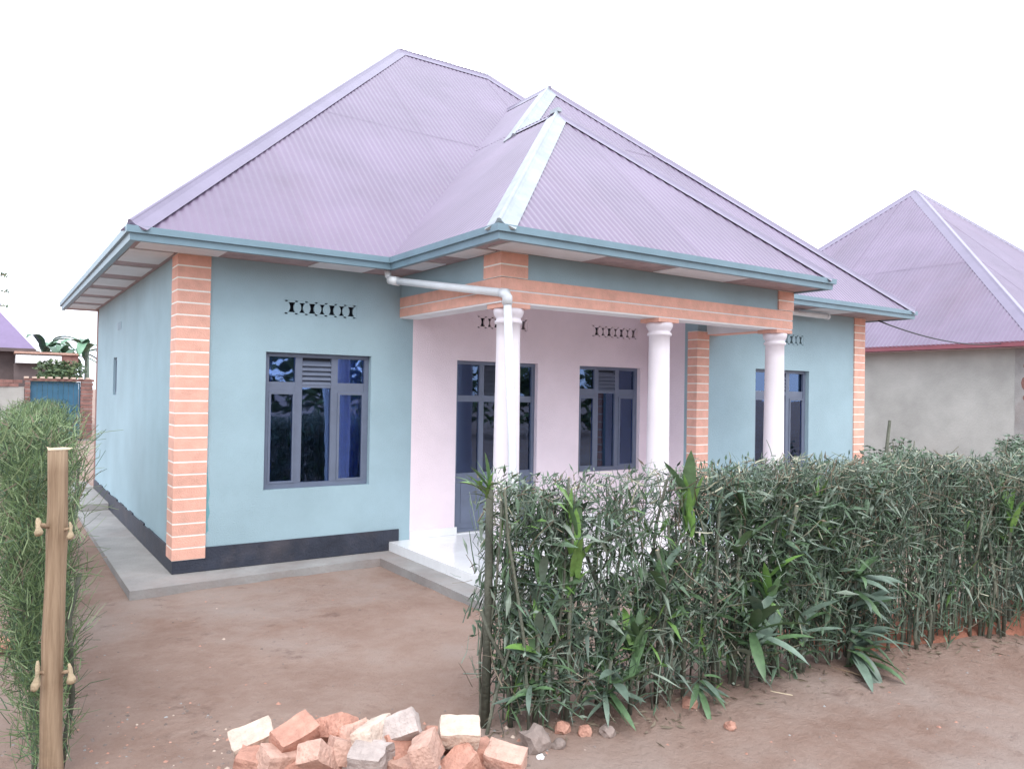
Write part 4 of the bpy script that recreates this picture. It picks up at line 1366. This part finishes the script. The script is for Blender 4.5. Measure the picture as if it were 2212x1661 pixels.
PB = [  # picture place, height of its centre, yaw, tilt x, tilt y, material, label
    (548, 1598, .17, 0.55, .35, -.30, 2, 'cream brick lying tilted at the left end of the pile'),
    (637, 1588, .22, 0.95, .45, -.25, 0, 'orange brick leaning on the cream one, at the top of the pile'),
    (565, 1648, .13, -0.15, .10, .05, 0, 'red brick at the bottom left corner of the pile'),
    (690, 1638, .19, 1.35, -.35, .75, 1, 'dusty pink brick standing on its corner in the front'),
    (722, 1575, .20, 2.3, .5, .45, 0, 'brown brick half hidden behind the brick standing on its corner'),
    (766, 1592, .18, 0.9, .9, .2, 1, 'thin reddish brick wedged upright behind the pale ones'),
    (808, 1592, .22, 1.2, 1.25, .1, 2, 'pale cream brick standing upright in the middle'),
    (858, 1576, .24, 0.4, .7, -.5, 3, 'grey broken brick with a white top next to the upright cream one'),
    (806, 1640, .19, -0.1, .35, .05, 3, 'wide grey brick across the front of the pile'),
    (922, 1622, .21, 1.45, 1.15, .05, 1, 'pink brick standing with its face to the yard entrance'),
    (992, 1582, .22, 0.15, .35, .1, 2, 'rough cream and pink brick on top at the hedge end'),
    (1003, 1645, .14, 0.8, .1, -.45, 0, 'dark red brick under the rough cream brick'),
    (1092, 1640, .12, -0.35, .30, .12, 1, 'pink brick with a pale side at the right end of the pile'),
    (960, 1606, .14, 0.3, .2, .3, 0, 'small red brick between the pink and the rough cream bricks'),
    (1050, 1628, .10, 1.1, .2, .2, 0, 'half red brick beside the right end brick'),
    (612, 1640, .15, 0.7, .2, .25, 1, 'pink brick under the leaning orange brick'),
    (655, 1655, .12, 0.1, .1, -.2, 0, 'red brick at the very bottom, below the brick on its corner'),
    (742, 1622, .17, 1.9, .3, .3, 1, 'dusty pink brick beside the wide grey brick'),
    (872, 1615, .17, 0.6, .8, .2, 0, 'orange red brick below the grey broken brick'),
    (880, 1655, .13, -0.3, .1, .1, 1, 'pale pink brick at the bottom, right of the wide grey one'),
    (945, 1660, .10, 1.0, .15, .2, 3, 'grey pink brick at the bottom below the upright pink one'),
]
sz = (.195, .110, .080)
for i, (u, v, z, yaw, tx, ty, mi, label) in enumerate(PB):
    p = onZ(u, v, z)
    me = rough_brick(sz[0] * rs.uniform(.85, 1.05), sz[1] * rs.uniform(.95, 1.1), sz[2] * rs.uniform(.95, 1.2), i + 1)
    me.materials.append(BR[mi])
    o = place(bpy.data.objects.new('brick', me), None, Matrix.Translation(p) @ Matrix.Rotation(yaw - YAW, 4, 'Z') @ Matrix.Rotation(tx, 4, 'X') @ Matrix.Rotation(ty, 4, 'Y'))
    tag(o, label, 'brick', 'bricks in the pile')
# bricks underneath that carry the ones in view
k = 0
for j in range(2):
    for i in range(6):
        cx, cy = -.36 + i * .17 + .06 * (j % 2), -4.62 + j * .22 - .09 * i
        me = rough_brick(*sz, 40 + k); me.materials.append(BR[(k * 7) % 2 if k % 4 else 3])
        o = place(bpy.data.objects.new('brick', me), None, Matrix.Translation((cx + rs.uniform(-.03, .03), cy, GZ + .045 + (.085 if (j == 1 and 0 < i < 5) else 0))) @ Matrix.Rotation(rs.uniform(-.6, .6), 4, 'Z') @ Matrix.Rotation(rs.uniform(-.12, .12), 4, 'X'))
        tag(o, 'low brick under the pile, mostly covered by the bricks on top', 'brick', 'covered bricks in the pile')
        k += 1


# ------------------------------------------------------------------ stones, stick and litter on the ground
def stone(label, uv, r, m, seed, squash=.7):
    p = onZ(*uv, GZ + r * squash * .5)
    bm = bmesh.new(); bmesh.ops.create_icosphere(bm, subdivisions=2, radius=1)
    for v in bm.verts:
        q = v.co.copy(); f = 1 + .45 * noise.noise(q * 1.3 + Vector((seed, 0, 0))) + .15 * noise.noise(q * 3 + Vector((0, seed, 0)))
        v.co = Vector((q.x * r * f, q.y * r * f * .85, q.z * r * f * squash))
    me = bpy.data.meshes.new('stone'); bm.to_mesh(me); bm.free(); me.materials.append(m)
    tag(place(bpy.data.objects.new('stone', me), None, Matrix.Translation((p.x, p.y, gh(p.x, p.y) + r * squash * .55))), label, 'stone', 'loose stones')


stone('brown stone lying alone on the open ground', (1578, 1572), .034, BR[0], 1)
stone('red brown stone at the foot of the hedge under the hanging plant', (1490, 1528), .05, BR[0], 2)
stone('large grey stone between the brick pile and the hedge end', (1157, 1612), .075, M['stone'], 3, .9)
stone('red stone in the row at the hedge foot, next to the grey one', (1215, 1588), .045, BR[0], 4)
stone('red stone in the middle of the row at the hedge foot', (1262, 1590), .04, BR[0], 5)
stone('dark stone at the end of the row at the hedge foot', (1312, 1588), .045, M['stone'], 6)
stone('small white stone beside the right end of the brick pile', (1168, 1645), .018, M['white'], 7)
stone('small dark stone near the right end of the brick pile', (1205, 1620), .035, M['stone'], 8)
a, b = onZ(1625, 1492, GZ + .015), onZ(1712, 1503, GZ + .015)
st_ = MB().tube([a + Vector((0, 0, -.03)), a, a.lerp(b, .5) + Vector((0, 0, .006)), b], [.007, .009, .010, .008], 8)
tag(st_.build('stick', M['cutwood'], smooth=True), 'peeled pale stick lying on the ground before the hedge', 'stick')
a, b = onZ(1790, 1440, GZ + .02), onZ(1905, 1475, GZ + .012)
tag(MB().tube([a, a.lerp(b, .5) + Vector((0, .02, .01)), b], [.004, .005, .003], 6).build('stick', M['bark'], smooth=True), 'thin dark twig lying on the ground below the leafy plants', 'stick')
pe = MB()
for k in range(260):        # crumbs and dust round the brick pile
    p = onZ(rs.uniform(470, 1210), rs.uniform(1590, 1690), GZ)
    x, y = p.x + rs.gauss(0, .1), p.y + rs.gauss(0, .08) + .1
    r = rs.uniform(.004, .018); z = gh(x, y)
    pts_ = [(x + r * math.cos(a_) * rs.uniform(.6, 1.2), y + r * math.sin(a_) * rs.uniform(.6, 1.2), z) for a_ in (0, 1.26, 2.5, 3.8, 5.0)]
    pe.add(pts_ + [(x, y, z + r * rs.uniform(.4, 1.1))], [(0, 1, 5), (1, 2, 5), (2, 3, 5), (3, 4, 5), (4, 0, 5)], rs.choice((0, 1, 1, 3)))
for k in range(1500):
    x = rs.uniform(-2.2, 5.0); y = rs.uniform(-5.6, -.6)
    if 0.75 < x and y > hyf(x) - .05 and rs.random() < .7: continue
    if rs.random() < .45: x, y = rs.uniform(-1.6, -.3), rs.uniform(-4.9, -2.8)
    r = rs.uniform(.003, .011) * (1.5 if rs.random() < .08 else 1)
    z = gh(x, y)
    pts_ = [(x + r * math.cos(a_) * rs.uniform(.7, 1.2), y + r * math.sin(a_) * rs.uniform(.7, 1.2), z) for a_ in (0, 1.26, 2.5, 3.8, 5.0)]
    pe.add(pts_ + [(x + rs.uniform(-.3, .3) * r, y + rs.uniform(-.3, .3) * r, z + r * rs.uniform(.4, .9))], [(0, 1, 5), (1, 2, 5), (2, 3, 5), (3, 4, 5), (4, 0, 5)], rs.choices((0, 1, 2, 3), (60, 25, 10, 5))[0])
for k in range(260):        # fallen leaves and straw under the hedge
    x = rs.uniform(.6, 5.0); y = hyf(x) - abs(rs.gauss(0, .16)) + .05
    leaflet(pe, Vector((x, y, gh(x, y) + .006)), Vector((rs.gauss(0, 1), rs.gauss(0, 1), .12)), rs.uniform(.03, .09), rs.uniform(.003, .008), 4, rs)
tag(pe.build('gravel', [M['stone'], BR[0], M['concrete'], BR[2], M['tw4']]), 'scattered pebbles and plant litter on the earth', 'gravel', kind='stuff')
